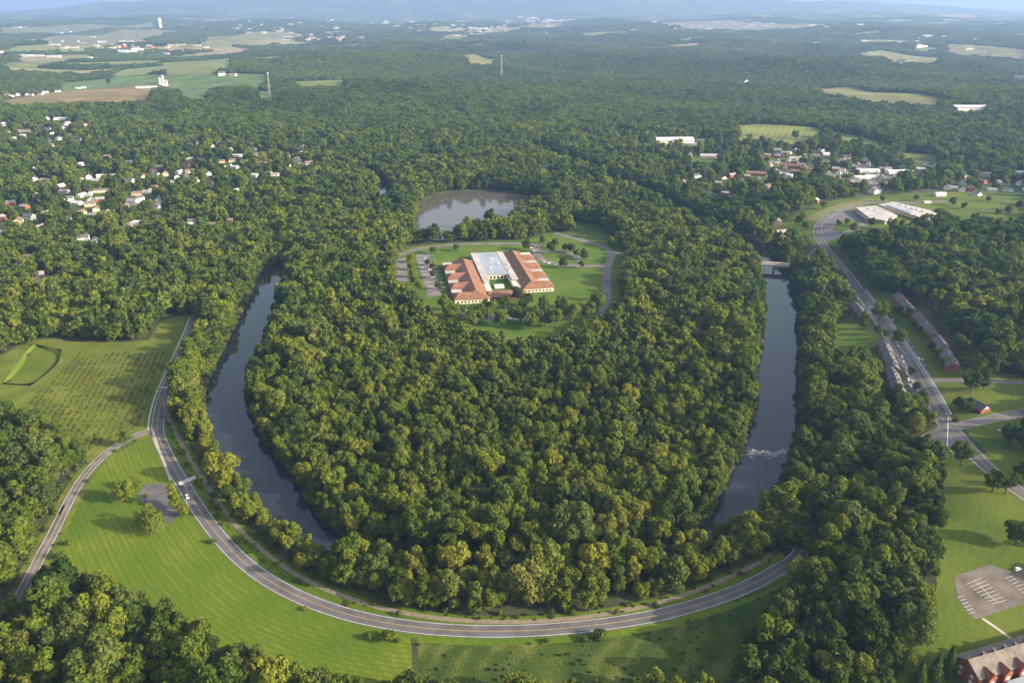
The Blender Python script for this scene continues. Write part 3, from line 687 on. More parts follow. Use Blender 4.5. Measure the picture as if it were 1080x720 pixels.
def scatter(name, pts, pidx, scl, rot, tint, c, kind='stuff'):
    me = bpy.data.meshes.new(name); me.from_pydata(np.asarray(pts, float).tolist(), [], []); me.update()
    for nm, tp, dat, key in (('pidx', 'INT', np.asarray(pidx, np.int32), 'value'), ('rot', 'FLOAT_VECTOR', np.stack([rot * 0, rot * 0, rot], 1).astype(np.float32).ravel(), 'vector'),
                             ('scl', 'FLOAT_VECTOR', np.asarray(scl, np.float32).ravel(), 'vector'), ('tint', 'FLOAT', np.asarray(tint, np.float32), 'value')):
        at = me.attributes.new(nm, tp, 'POINT'); at.data.foreach_set(key, dat)
    o = link(name, me)
    ng = bpy.data.node_groups.new(name + '_scatter', 'GeometryNodeTree')
    ng.interface.new_socket('Geometry', in_out='INPUT', socket_type='NodeSocketGeometry'); ng.interface.new_socket('Geometry', in_out='OUTPUT', socket_type='NodeSocketGeometry')
    N, L = ng.nodes.new, ng.links.new
    gi, go = N('NodeGroupInput'), N('NodeGroupOutput'); ip_ = N('GeometryNodeInstanceOnPoints'); ci = N('GeometryNodeCollectionInfo')
    ci.inputs['Collection'].default_value = c; ci.inputs['Separate Children'].default_value = True; ci.inputs['Reset Children'].default_value = True
    def na(nm, tp):
        q = N('GeometryNodeInputNamedAttribute'); q.data_type = tp; q.inputs['Name'].default_value = nm; return q.outputs['Attribute']
    er = N('FunctionNodeEulerToRotation'); L(na('rot', 'FLOAT_VECTOR'), er.inputs[0])
    L(gi.outputs[0], ip_.inputs['Points']); L(ci.outputs[0], ip_.inputs['Instance']); ip_.inputs['Pick Instance'].default_value = True
    L(na('pidx', 'INT'), ip_.inputs['Instance Index']); L(er.outputs[0], ip_.inputs['Rotation']); L(na('scl', 'FLOAT_VECTOR'), ip_.inputs['Scale']); L(ip_.outputs[0], go.inputs[0])
    md = o.modifiers.new('scatter', 'NODES'); md.node_group = ng
    return tag(o, kind=kind)
# ------------------------------------------------------------------ labels: same words get an order from the left
REG = []
def reg(o, base, px, group=None, cat=None):
    REG.append((o, base, px))
    if group: o['group'] = group
    if cat: o['category'] = cat
ORD = ['first', 'second', 'third', 'fourth', 'fifth', 'sixth', 'seventh', 'eighth', 'ninth', 'tenth', 'eleventh', 'twelfth', 'thirteenth', 'fourteenth', 'fifteenth', 'sixteenth', 'seventeenth', 'eighteenth', 'nineteenth', 'twentieth']
def resolve():
    by = {}
    for o, b_, px in REG: by.setdefault(b_, []).append((px, o))
    for b_, L in by.items():
        if len(L) == 1: L[0][1]['label'] = b_; continue
        L.sort(key=lambda q: q[0])
        for i, (px, o) in enumerate(L):
            w_ = 'leftmost' if i == 0 else 'rightmost' if i == len(L) - 1 else (ORD[i] if i < 20 else '%dth' % (i + 1)) + ' from left'
            o['label'] = b_ + ', ' + w_
CLEAR = []      # (x, y, half-size, sight line kept open towards the valley)

# ------------------------------------------------------------------ buildings
def gable_parts(root, L, W, he, hr, wm, rm, ov=.5, wins=0, chim=False, door=True, th=.25, hip=0.0):
    h = W / 2
    a = MB(); a.prism([(-h, -1.5), (h, -1.5), (h, he), (0, hr - .05), (-h, he)], -L / 2, L / 2)
    wall = a.build('wall', wm, root)
    s = (hr - he) / h; b_ = MB(); x = L / 2 + ov; e = h + ov
    V = [(-x, -e, he - s * ov), (x, -e, he - s * ov), (x - hip, 0, hr), (-x + hip, 0, hr), (-x, e, he - s * ov), (x, e, he - s * ov)]
    V += [(p[0], p[1], p[2] + th + .02) for p in V]
    F = [(6, 7, 8, 9), (9, 8, 11, 10), (0, 3, 2, 1), (3, 4, 5, 2), (0, 1, 7, 6), (4, 10, 11, 5), (0, 6, 9, 3), (3, 9, 10, 4), (1, 2, 8, 7), (2, 5, 11, 8)]
    b_.add(V, F); roof = b_.build('roof', rm, root)
    if chim:
        MB().box(L * .22, L * .22 + .9, -.2, .7, he, hr + 1.3).build('chimney', M['brickdark'], roof)
    for i in range(wins):
        for sd_ in (-1, 1):
            xx = -L / 2 + (i + .5) * L / wins
            for z in ((1.0,) if he < 4.5 else (1.0, 3.9)):
                q = MB(); y0, y1 = sorted((sd_ * (h + .03), sd_ * (h - .1))); q.box(xx - .55, xx + .55, y0, y1, z, z + 1.4); q.build('window', M['window'], root)
    if door:
        q = MB(); q.box(-.5, .5, -h - .06, -h + .1, 0, 2.1); q.build('door', M['brownroof'], root)
    return wall, roof
PROTO = {}
def house(style, x, y, rz, sc_=1.0, Lx=1.0):
    """style -> (walls, roof); the first of each style is built, the rest are copies of it and its parts"""
    if style not in PROTO:
        wm, rm, L, W, he, hr, ch = dict(white_slate=('white', 'slate', 14, 9, 5.6, 8.6, 1), white_grey=('white', 'greyroof', 15, 9, 3.4, 6.2, 1), cream_brown=('cream', 'brownroof', 15, 9.5, 3.4, 6.4, 1),
                               brick_grey=('tile2', 'greyroof', 13, 9, 5.6, 8.4, 1), tan_brown=('tan', 'buffroof', 14, 9, 5.4, 8.2, 0), white_pale=('white', 'metalroof', 15, 9, 3.4, 5.6, 0),
                               white_long=('white', 'metalroof', 40, 13, 4.2, 6.0, 0), tan_long=('cream', 'buffroof', 34, 12, 4.6, 7.0, 0), red_barn=('tile2', 'metalroof', 24, 13, 6, 11, 0), terrace=('tile2', 'brownroof', 36, 10, 6, 9, 1))[style]
        root = thing('house', (0, 0, 0)); gable_parts(root, L, W, he, hr, M[wm], M[rm], .5, 2 if L < 30 else 0, bool(ch), L < 30)
        PROTO[style] = root; o = root
    else: o = copy_tree(PROTO[style])
    o.location = (x, y, Z(x, y)); o.rotation_euler = (0, 0, rz); o.scale = (sc_ * Lx, sc_, sc_)
    return o
STYLE_WORDS = dict(white_slate='white house with dark roof', white_grey='white house with grey roof', cream_brown='cream house with brown roof', brick_grey='brick house with grey roof',
                   tan_brown='tan house with buff roof', white_pale='white house with pale roof', white_long='long white shed', tan_long='long cream building', red_barn='red barn', terrace='brick terrace with brown roof')
STYLE_NAME = dict(white_long='long_shed', tan_long='long_building', red_barn='barn', terrace='terrace')
def place_houses(lst, where, group, sight=True, sc0=1.0):
    for k, q in enumerate(lst):
        px, py = q[0], q[1]; style = q[2] if len(q) > 2 else ['white_slate', 'white_grey', 'cream_brown', 'white_pale', 'tan_brown', 'white_grey', 'brick_grey'][(k * 5 + int(px)) % 7]
        x, y = G(px, py + .6, 2.0); rz = q[3] if len(q) > 3 else [R_(20), R_(-15), R_(75), R_(110)][(k + int(py)) % 4] + random.uniform(-.1, .1)
        o = house(style, x, y, rz, sc0 * random.uniform(1.05, 1.25)); o.name = STYLE_NAME.get(style, 'house')
        reg(o, STYLE_WORDS[style] + ' ' + where, px, group, 'barn' if style == 'red_barn' else 'shed' if style == 'white_long' else 'house')
        CLEAR.append((x, y, (9 if style not in ('white_long', 'tan_long', 'terrace') else 20) * sc0, sight))
S1 = [(3, 130), (11, 128, 'white_grey'), (26, 130, 'white_slate'), (26, 138, 'tan_long', .3), (32, 146, 'cream_brown', .4), (7, 140), (50, 125, 'white_slate'), (66, 125, 'white_long', .1), (50, 136, 'white_slate'), (54, 141, 'white_pale'), (72, 142)]
S2 = [(77, 115, 'white_slate'), (83, 180, 'white_pale'), (37, 189, 'white_slate'), (47, 190, 'white_grey'), (94, 187, 'white_slate'), (121, 187), (107, 201, 'tan_long', .2), (126, 198, 'cream_brown', .4), (162, 198, 'cream_brown', .35), (155, 202, 'white_pale', .4), (73, 210, 'white_slate'), (81, 214), (95, 216, 'tan_brown'), (147, 210, 'white_slate', 1.2), (133, 217, 'cream_brown'), (165, 219, 'white_slate'), (154, 235, 'white_long', .05), (169, 231, 'brick_grey'), (134, 240, 'tan_brown'), (68, 202, 'white_grey')]
S3 = [(208, 151, 'white_slate'), (224, 154, 'white_grey'), (232, 151, 'white_slate'), (210, 156), (245, 169, 'cream_brown', .3), (256, 170, 'white_slate'), (251, 164, 'white_long', .1), (267, 158, 'white_slate'), (274, 163, 'tan_long', -.05), (267, 175, 'cream_brown'), (285, 172, 'white_slate'), (313, 169, 'white_slate', 1.0), (318, 173, 'white_grey'), (247, 176, 'white_pale'), (248, 183, 'cream_brown'), (283, 183, 'white_slate'), (290, 184, 'white_grey', .1), (269, 191, 'white_slate'), (237, 188, 'tan_long', .05), (224, 196, 'white_grey'), (206, 208, 'white_slate', .45), (200, 213, 'white_slate', .45), (211, 205, 'white_pale', .45), (249, 201, 'white_pale', 1.1), (245, 233, 'cream_brown', .5), (204, 235, 'white_slate'), (224, 238, 'tan_brown'), (305, 183, 'white_grey'), (220, 183)]
S4 = [(88, 252, 'white_slate'), (100, 254, 'white_grey'), (17, 281, 'white_pale'), (27, 274, 'white_slate', .5), (45, 296, 'white_slate', .3), (41, 291, 'brick_grey', .4)]
place_houses(S1, 'by the street below the ploughed field', 'houses below the ploughed field')
place_houses(S2, 'among trees of the wooded suburb', 'houses of the wooded suburb')
place_houses(S3, 'in the suburb nearest the river wood', 'houses beside the river wood')
S5 = []
r7 = np.random.default_rng(99)
while len(S5) < 78:
    px, py = r7.uniform(1, 330), r7.uniform(144, 264)
    if py > 215 and px > 235 or py > 245 - .25 * max(0, px - 40): continue
    if min(math.hypot(px - q[0], (py - q[1]) * 1.6) for q in S2 + S3 + S5 + [(-99, 0)]) < 6.2: continue
    S5.append((px, py, ['white_slate', 'white_grey', 'cream_brown', 'white_pale', 'tan_brown', 'brick_grey'][len(S5) % 6]))
S6 = [(r7.uniform(0, 92), r7.uniform(122, 149), ['white_slate', 'white_grey', 'cream_brown', 'white_pale'][k % 4]) for k in range(16)]
place_houses(S6, 'in the estate under the farm lane', 'houses of the estate under the farm lane')
place_houses(S5, 'scattered under the suburban trees', 'houses scattered under the suburban trees')
place_houses(S4, 'in the wood behind the nursery field', 'houses behind the nursery field')
T1 = [(834, 176, 'terrace', -.5), (845, 183, 'terrace', -.5), (857, 180, 'terrace', -.5), (820, 171, 'brick_grey'), (835, 168, 'brick_grey'), (812, 182, 'white_slate'), (822, 186, 'white_grey'), (827, 187, 'white_slate'), (871, 162, 'white_pale', .1), (866, 158, 'white_grey'), (881, 179, 'brick_grey'), (888, 169, 'cream_brown'), (893, 165), (904, 173, 'cream_brown'), (912, 168, 'white_slate'), (915, 180, 'white_long', .1), (846, 191, 'white_slate'), (849, 177, 'white_grey'), (842, 158, 'white_pale'), (820, 158, 'white_grey'), (876, 186, 'white_grey'), (908, 178, 'white_pale'), (912, 187, 'white_long', .05), (832, 193)]
T2 = [(714, 190, 'white_slate'), (720, 193, 'tan_brown'), (735, 186, 'white_slate'), (757, 194, 'brick_grey'), (762, 187, 'cream_brown'), (785, 191, 'cream_brown'), (787, 187, 'brick_grey'), (797, 184, 'terrace', -.3), (799, 190, 'white_slate'), (748, 204, 'white_grey'), (772, 186, 'brick_grey'), (764, 205, 'brick_grey'), (810, 196), (805, 203, 'white_grey'), (727, 164, 'white_slate')]
T3 = [(952, 175, 'white_slate'), (946, 181, 'white_long', .2), (959, 182, 'brick_grey'), (971, 178, 'white_pale'), (983, 175, 'white_slate'), (960, 186, 'cream_brown'), (975, 172, 'white_grey'), (936, 178, 'white_grey'), (941, 186, 'cream_brown'), (967, 182)]
T4 = [(1013, 181, 'cream_brown'), (1013, 193, 'white_slate'), (998, 198, 'white_slate', 1.2), (1004, 198, 'white_grey'), (1014, 200, 'white_slate', 1.2), (1024, 200, 'brick_grey', 1.3), (991, 205, 'white_pale', .1), (1036, 192, 'brick_grey'), (1039, 185, 'white_slate'), (1046, 200, 'white_grey'), (1077, 194, 'white_slate'), (1063, 200, 'white_grey'), (1070, 182, 'white_long', -.1), (1084, 200, 'white_pale'), (1053, 192), (1030, 204, 'white_grey'), (1018, 188, 'brick_grey')]
place_houses(T1, 'in the brick town beyond the river', 'houses of the brick town')
place_houses(T2, 'by the wooded bend below the factory', 'houses below the factory')
place_houses(T3, 'under the cemetery trees', 'houses under the cemetery')
place_houses(T4, 'above the large flat roofed building', 'houses above the flat roofed building')
r6 = np.random.default_rng(66); T5 = []
for k in range(66):
    px = r6.uniform(800, 940); py = 158 + (px - 806) * .10 + r6.uniform(0, 1) * (190 - 158 - (px - 806) * .06)
    T5.append((px, py, ['white_slate', 'white_grey', 'brick_grey', 'cream_brown', 'brick_grey', 'white_pale'][k % 6], -.5 + (1.57 if k % 3 == 0 else 0) + r6.normal() * .08))
place_houses(T5, 'on the close streets of the brick town', 'houses on the close streets of the brick town', True, .9)
FARM = [(3, 101.5, 'white_grey'), (8, 101, 'tan_brown'), (13, 101.5, 'white_pale'), (19, 100, 'white_slate'), (29, 99.5, 'cream_brown'), (33, 100, 'white_grey'), (43, 99.5, 'white_slate'), (48, 97.5, 'white_pale'), (61, 96.5, 'white_slate'), (72, 84, 'cream_brown'), (79, 82, 'white_grey'), (83, 93, 'white_slate'), (88, 92.5, 'white_pale')]
place_houses(FARM, 'along the lane beside the ploughed field', 'houses along the farm lane', True, 1.25)
FAR = [(1, 55, 'white_long'), (28, 59, 'white_long', 0), (40, 59, 'white_long', 0), (57, 60, 'white_long', 0), (63, 35, 'white_long', .4), (75, 34, 'white_slate'), (108, 44, 'white_long', .2), (128, 54, 'white_long', 0), (137, 54, 'white_long', 0), (145, 52, 'white_long', .2), (131, 49, 'red_barn'), (158, 50, 'red_barn'), (95, 61, 'white_pale'), (35, 44, 'red_barn'), (66, 44, 'white_pale'), (83, 44, 'white_slate'), (18, 29, 'white_long', 0), (234, 79, 'white_slate'), (246, 79.5, 'white_grey')]
place_houses(FAR, 'on the far farmland', 'far farm buildings', True, 1.9)
FAR2 = [(250, 30, 'white_long', 0), (262, 31, 'white_long', .1), (270, 29, 'tan_long', 0), (290, 24, 'tan_long', 0), (300, 23, 'white_long', 0), (309, 23, 'white_long', .2), (315, 24, 'tan_long', 0), (320, 40, 'white_long', .3), (407, 24, 'white_long', .2), (338, 25, 'white_long', 0), (356, 30, 'white_long', 0), (478, 27, 'white_long', .2), (488, 31, 'tan_long', 0), (496, 27, 'white_long', 0), (505, 33, 'tan_long', .1), (515, 31, 'white_long', 0), (549, 18, 'white_long', 0), (563, 19, 'white_long', 0), (575, 23, 'white_long', 0), (592, 23.5, 'white_long', 0), (580, 28, 'white_long', .1), (668, 32, 'white_long', 0), (677, 32, 'white_long', 0), (690, 23, 'white_long', 0), (800, 24, 'white_long', 0), (812, 23, 'white_long', 0), (857, 27, 'white_long', 0), (971, 49.5, 'white_long', .4), (979, 38, 'white_long', 0), (908, 26, 'white_long', 0), (950, 67, 'white_slate'), (1036, 59, 'white_slate'), (1022, 115, 'white_long', 0), (1074, 84, 'white_slate'), (707, 150.5, 'white_long', .05), (785, 88, 'white_slate')]
place_houses(FAR2, 'in the far town below the hills', 'far town buildings', True, 2.3)

def block(px0, px1, W, he, hr, wm, rm, label, name='row_house', units=8, cat='terrace', grp='row houses along the street', side=1):
    """a terrace: one long roof cut by party walls, each unit with door, windows and chimney"""
    a, b_ = np.array(G(*px0)), np.array(G(*px1)); c = (a + b_) / 2; d = b_ - a; L = float(np.hypot(*d)); rz = math.atan2(d[1], d[0])
    root = thing(name, (c[0], c[1], Z(*c)), rz, label, cat, grp); h = W / 2
    u = L / units; s = (hr - he) / h
    wl = MB(); rf = MB()
    for i in range(units):
        x0, x1 = -L / 2 + i * u, -L / 2 + (i + 1) * u; j = (.5 if i % 2 else -.0); dz = .35 * (i % 3)
        wl.prism([(-h + j, -3), (h + j, -3), (h + j, he + dz), (j, hr + dz - .05), (-h + j, he + dz)], x0 + .003, x1 - .003)
        V = [(x0, -h - .6 + j, he - s * .6 + dz), (x1, -h - .6 + j, he - s * .6 + dz), (x1, j, hr + dz), (x0, j, hr + dz), (x0, h + .6 + j, he - s * .6 + dz), (x1, h + .6 + j, he - s * .6 + dz)]
        if i == 0:
            for q in (0, 3, 4): V[q] = (V[q][0] - .5, V[q][1], V[q][2])
        if i == units - 1:
            for q in (1, 2, 5): V[q] = (V[q][0] + .5, V[q][1], V[q][2])
        V += [(p[0], p[1], p[2] + .28) for p in V]
        rf.add(V, [(6, 7, 8, 9), (9, 8, 11, 10), (0, 3, 2, 1), (3, 4, 5, 2), (0, 1, 7, 6), (4, 10, 11, 5), (0, 6, 9, 3), (3, 9, 10, 4), (1, 2, 8, 7), (2, 5, 11, 8)])
    wl.build('wall', wm, root); roof = rf.build('roof', rm, root)
    for i in range(units):
        x0 = -L / 2 + i * u; j = (.5 if i % 2 else 0)
        MB().box(x0 + u * .45, x0 + u * .45 + .8, j + 1.0, j + 1.9, he + .5, hr + 1.5).build('chimney', M['brickdark'], roof)
        for sd_ in (-1, 1):
            y0, y1 = sorted((sd_ * h + j + sd_ * .04, sd_ * h + j - sd_ * .1))
            for z in (1.0, 3.8): MB().box(x0 + u * .55, x0 + u * .8, y0, y1, z, z + 1.4).build('window', M['window'], root)
        y0, y1 = sorted((side * h + j + side * .05, side * h + j - side * .1))
        MB().box(x0 + u * .15, x0 + u * .15 + 1.0, y0, y1, -.2, 2.1).build('door', M['white'], root)
        y0, y1 = sorted((side * h + j + side * .05, side * (h + 1.6) + j))
        MB().box(x0 + u * .05, x0 + u * .4, y0, y1, 2.4, 2.6).build('porch_roof', M['white'], root)
    for q in np.linspace(0, 1, 8): CLEAR.append((*(a + (b_ - a) * q), 12, True))
    return root
block((946, 317), (962, 336), 11, 6.2, 9.6, M['tile2'], M['slate'], 'farthest brick terrace on the hill side of the street, grey roof')
block((966, 338), (984, 360), 11, 6.2, 9.6, M['tile2'], M['slate'], 'middle brick terrace on the hill side of the street, dark grey roof')
block((988, 363), (1004, 393), 11, 6.2, 9.6, M['tile2'], M['slate'], 'nearest brick terrace on the hill side, red end wall above side street', units=7)
block((900, 326), (912, 341), 10.5, 6.0, 9.2, M['brickdark'], M['slate'], 'short dark roofed terrace farthest along the river side of the street', units=5, side=1)
block((929, 366), (942, 395), 10.5, 6.0, 9.2, M['brickdark'], M['slate'], 'dark roofed terrace with pale ridge, middle of the river side', units=7)
block((938, 396), (949, 425), 10.5, 6.0, 9.2, M['brickdark'], M['slate'], 'dark roofed terrace nearest the road junction on the river side', units=7)
# small brick house on the street corner
x, y = G(1030, 431, 0); r = thing('brick_house', (x, y, Z(x, y)), R_(-70), 'small red brick house with white gable on the lawn by the junction', 'house')
gable_parts(r, 17, 11, 3.6, 7.2, M['tile2'], M['slate'], .6, 3, True); CLEAR.append((x, y, 14, True))
MB().prism([(-3, 4.4), (3, 4.4), (0, 6.6)], 8.52, 8.8).build('gable_board', M['white'], r)
# shelter hidden in the wood by the river road
x, y = G(881, 512, 2); r = thing('picnic_shelter', (x, y, Z(x, y)), R_(20), 'small pale roofed shelter in the wood by the river road', 'shelter'); CLEAR.append((x, y, 6, True))
for sx_ in (-1, 1):
    for sy_ in (-1, 1): MB().box(sx_ * 2.6 - .1, sx_ * 2.6 + .1, sy_ * 1.8 - .1, sy_ * 1.8 + .1, -.3, 2.5).build('post', M['tan'], r)
MB().prism([(-2.4, 2.4), (2.4, 2.4), (2.4, 2.6), (0, 3.5), (-2.4, 2.6)], -3.4, 3.4).build('roof', M['white'], r)
# tall brick house and cream house by the bridge road
for px, py, rz, st, lab in ((823, 250, .35, 'brick_grey', 'red brick house with sunlit end wall beside the bridge road'), (819, 238, 1.2, 'tan_brown', 'tall narrow tan house above the brick house by the bridge')):
    x, y = G(px, py); o = house(st, x, y, rz, 1.35); o.name = 'house'; tag(o, lab, 'house'); CLEAR.append((x, y, 14, True))
x, y = G(922, 204); o = house('white_slate', x, y, .6, 1.5); o.name = 'house'; tag(o, 'blue grey gabled house above the straw bank by the highway', 'house'); CLEAR.append((x, y, 14, True))
x, y = G(860, 214); o = house('brick_grey', x, y, 1.0, 1.0); o.name = 'house'; tag(o, 'little red and white house on the edge of the straw bank', 'house'); CLEAR.append((x, y, 12, True))

# school: two orange roofed wings with side gables round a court, white flat roof behind
O = np.array(G(480, 321)); U = np.array([.985, .175]); SRZ = math.atan2(U[1], U[0])
school = thing('school_building', (O[0], O[1], Z(*O)), SRZ, 'large school with orange stepped roofs, white flat roof and inner court', 'school')
def hip_roof(mb, x0, x1, y0, y1, z0, z1, along, hip, mi=0):
    """ridge along 'x' or 'y'; hip = (inset at low end, inset at high end)"""
    if along == 'y': xm = (x0 + x1) / 2; A, B = (xm, y0 + hip[0], z1), (xm, y1 - hip[1], z1)
    else: ym = (y0 + y1) / 2; A, B = (x0 + hip[0], ym, z1), (x1 - hip[1], ym, z1)
    V = [(x0, y0, z0), (x1, y0, z0), (x1, y1, z0), (x0, y1, z0), A, B]
    F = [(0, 1, 4), (1, 2, 5, 4), (2, 3, 5), (3, 0, 4, 5)] if along == 'y' else [(0, 1, 5, 4), (1, 2, 5), (2, 3, 4, 5), (3, 0, 4)]
    mb.add(V, F + [(3, 2, 1, 0)], mi)
wallm = MB(); wallm.box(0, 42, 0, 154, -2, 5.0); wallm.build('west_wing_wall', M['cream'], school)
wallm = MB(); wallm.box(88, 127, 26, 182, -2, 5.0); wallm.build('east_wing_wall', M['cream'], school)
MB().box(43, 87.9, 86, 185, -2, 6.6).build('hall_wall', M['cream'], school)
MB().box(42.1, 87.9, 8, 30, -2, 4.0).build('entrance_wall', M['brickdark'], school)
MB().box(42.1, 49.5, 30.1, 85.9, -2, 4.6).build('corridor_wall', M['cream'], school)
MB().box(79, 87.9, 30.1, 85.9, -2, 4.6).build('corridor_wall', M['cream'], school)
west = MB(); hip_roof(west, 12, 43, -1, 155, 5.02, 11.5, 'y', (18, 6))
wr = west.build('west_wing_roof', M['tile'], school)
for i, y0 in enumerate((0, 38.5, 77, 115.5)):
    g_ = MB(); hip_roof(g_, -1.5, 29, y0 - .6 + .11 * i, y0 + 27, 5.06, 10.2, 'x', (7, 0)); g_.build('side_gable', M['tile'], wr)
    if i < 4: MB().box(-.8, 11.5, y0 + 27.6, y0 + 37.6, 5.0, 5.5).build('flat_roof', M['flatroof'], wr)
east = MB(); hip_roof(east, 87.5, 114, 25, 183, 5.02, 11.5, 'y', (14, 6))
er = east.build('east_wing_roof', M['tile'], school)
for i, y0 in enumerate((26, 65, 104, 143)):
    g_ = MB(); hip_roof(g_, 100, 128.5, y0 - .6 + .11 * i, y0 + 27, 5.06, 10.2, 'x', (0, 7)); g_.build('side_gable', M['tile'], er)
    if i < 3: MB().box(116, 127.8, y0 + 27.6, y0 + 37.8, 5.0, 5.5).build('flat_roof', M['flatroof'], er)
q = MB(); q.box(42.6, 50.5, 56, 186, 6.62, 7.3); q.box(79.5, 88.4, 60, 186, 6.62, 7.3, 0); q.build('white_roof_edge', M['flatroof'], school)
q = MB(); q.box(50.6, 79.4, 84, 186, 6.64, 7.0); hall_roof = q.build('hall_roof', M['bluerof'], school)
for i, (x0, y0) in enumerate(((58, 110), (66, 150), (72, 128), (82, 96), (84, 120))): MB().box(x0, x0 + 3.4, y0, y0 + 2.6, 7.02, 8.8).build('roof_vent', M['steel'], hall_roof)
q = MB(); hip_roof(q, 41, 89, 5, 30.5, 4.02, 7.4, 'x', (2, 2)); q.build('entrance_roof', M['tile'], school)
MB().box(58, 70, 3.2, 7.8, -1, 6.2).build('entrance_porch', M['tile2'], school)
for i in range(6): MB().box(50.3 + i * 4.8, 53.3 + i * 4.8, 85.85, 85.98, 1, 4.2).build('window', M['window'], school)
for i in range(9): MB().box(2.5 + i * 4.4, 5.0 + i * 4.4, -.05, .1, 1.0, 3.4).build('window', M['window'], school)
for i in range(8): MB().box(90 + i * 4.5, 92.6 + i * 4.5, 25.95, 26.1, 1.0, 3.4).build('window', M['window'], school)
for i in range(30): MB().box(126.9, 127.05, 29 + i * 5, 31.6 + i * 5, 1.0, 3.4).build('window', M['window'], school)
MB().box(56, 68, 48, 58, -.5, 2.8).build('court_canopy', M['metalroof'], school)
def SP(u, w_): p = O + U * u + np.array([-U[1], U[0]]) * w_; return float(p[0]), float(p[1])

# long flat roofed building beside the highway
a, b_, c_ = np.array(G(906, 222, 5)), np.array(G(932, 232, 5)), np.array(G(940, 215, 5))
x, y = G(930, 226); fb = thing('flat_roofed_building', (x, y, Z(x, y)), R_(4), 'large white flat roofed building with raised bays beside the playing field', 'building')
CLEAR += [(x - 50, y, 45, True), (x + 30, y - 10, 45, True), (x + 90, y - 40, 30, True)]
def rel(px, py, up):
    q = np.array(G(px, py, up)) - np.array([x, y]); cs, sn = math.cos(-R_(4)), math.sin(-R_(4)); return np.array([q[0] * cs - q[1] * sn, q[0] * sn + q[1] * cs])
def slab(pts, z0, z1, name, m, parent, up=None):
    P_ = [rel(px, py, z1) for px, py in pts]; n_ = len(P_); V = [(*p_, z0) for p_ in P_] + [(*p_, z1) for p_ in P_]
    return MB().add(V, [(i, (i + 1) % n_, n_ + (i + 1) % n_, n_ + i) for i in range(n_)] + [tuple(range(n_ - 1, -1, -1)), tuple(range(n_, 2 * n_))]).build(name, m, parent)
slab([(903, 219), (924, 217), (946, 227), (934, 232), (918, 230)], -3, 7.0, 'wall', M['tan'], fb)
slab([(902.4, 218.6), (924.2, 216.8), (946.8, 227.1), (934.1, 232.6), (917.8, 230.4)], 7.02, 7.8, 'roof', M['flatroof'], fb)
slab([(926, 216), (943, 213.5), (980, 222), (1004, 233), (996, 236), (962, 226)], -3, 6, 'wall', M['tan'], fb)
rf = slab([(925.8, 215.6), (943.2, 213), (981, 221.8), (1005.2, 233), (996, 236.6), (962, 226.4)], 6.02, 6.7, 'roof', M['flatroof'], fb)
slab([(935, 216.4), (940, 215.8), (965, 224), (960, 225)], 6.72, 8.0, 'roof_bay', M['bluerof'], rf)
for px, py in ((951, 216.5), (957, 218.5), (963, 220), (968, 221), (974, 223), (925, 223), (917, 221)): p_ = rel(px, py, 7); MB().box(p_[0] - 2, p_[0] + 2, p_[1] - 2, p_[1] + 2, 6.6, 9.0).build('roof_vent', M['steel'], rf)
x2, y2 = G(978, 211.6, 4); o = thing('white_kiosk', (x2, y2, Z(x2, y2)), .1, 'small white kiosk roof on the edge of the playing field', 'kiosk'); MB().box(-6, 6, -3, 3, -1, 2.8).build('wall', M['white'], o); MB().box(-6.6, 6.6, -3.6, 3.6, 2.82, 3.3).build('roof', M['flatroof'], o); CLEAR.append((x2, y2, 8, True))
# factory by the wood: white long halls and a pitched white hall
for px, py, L, rz, lab in ((708, 151, 46, -.1, 'long low white factory hall at the wood edge'), (725, 153, 48, -.25, 'stepped white factory hall beside the dark car park'), (741, 149.5, 34, .1, 'short white factory hall behind the dark car park')):
    x, y = G(px, py); r = thing('factory_hall', (x, y, Z(x, y)), rz, lab, 'factory', 'white factory halls'); gable_parts(r, L, 20, 5, 6.2, M['white'], M['flatroof'], .5, 0, False, True); CLEAR.append((x, y, 30, True))
    MB().box(-L * .3, -L * .3 + 4, -10.06, -9.9, 0, 3.6).build('loading_door', M['steel'], r)
x, y = G(749, 166); r = thing('white_hall', (x, y, Z(x, y)), -.12, 'white pitched roof hall on the green below the factory', 'hall'); gable_parts(r, 46, 22, 4.5, 8.5, M['tan'], M['flatroof'], .6, 4, False); CLEAR.append((x, y, 30, True))
sheet('factory_car_park', GP([(737, 160), (742, 153), (768, 147), (768, 152), (762, 161), (752, 162)]), M['asphalt'], 1.2, 20)
tag(ribbon_mb(MB(), spline(GP([(836, 158), (850, 164), (866, 170), (880, 178), (890, 184)])), -4, 4, .9).build('town_street', M['concrete']), kind='structure')
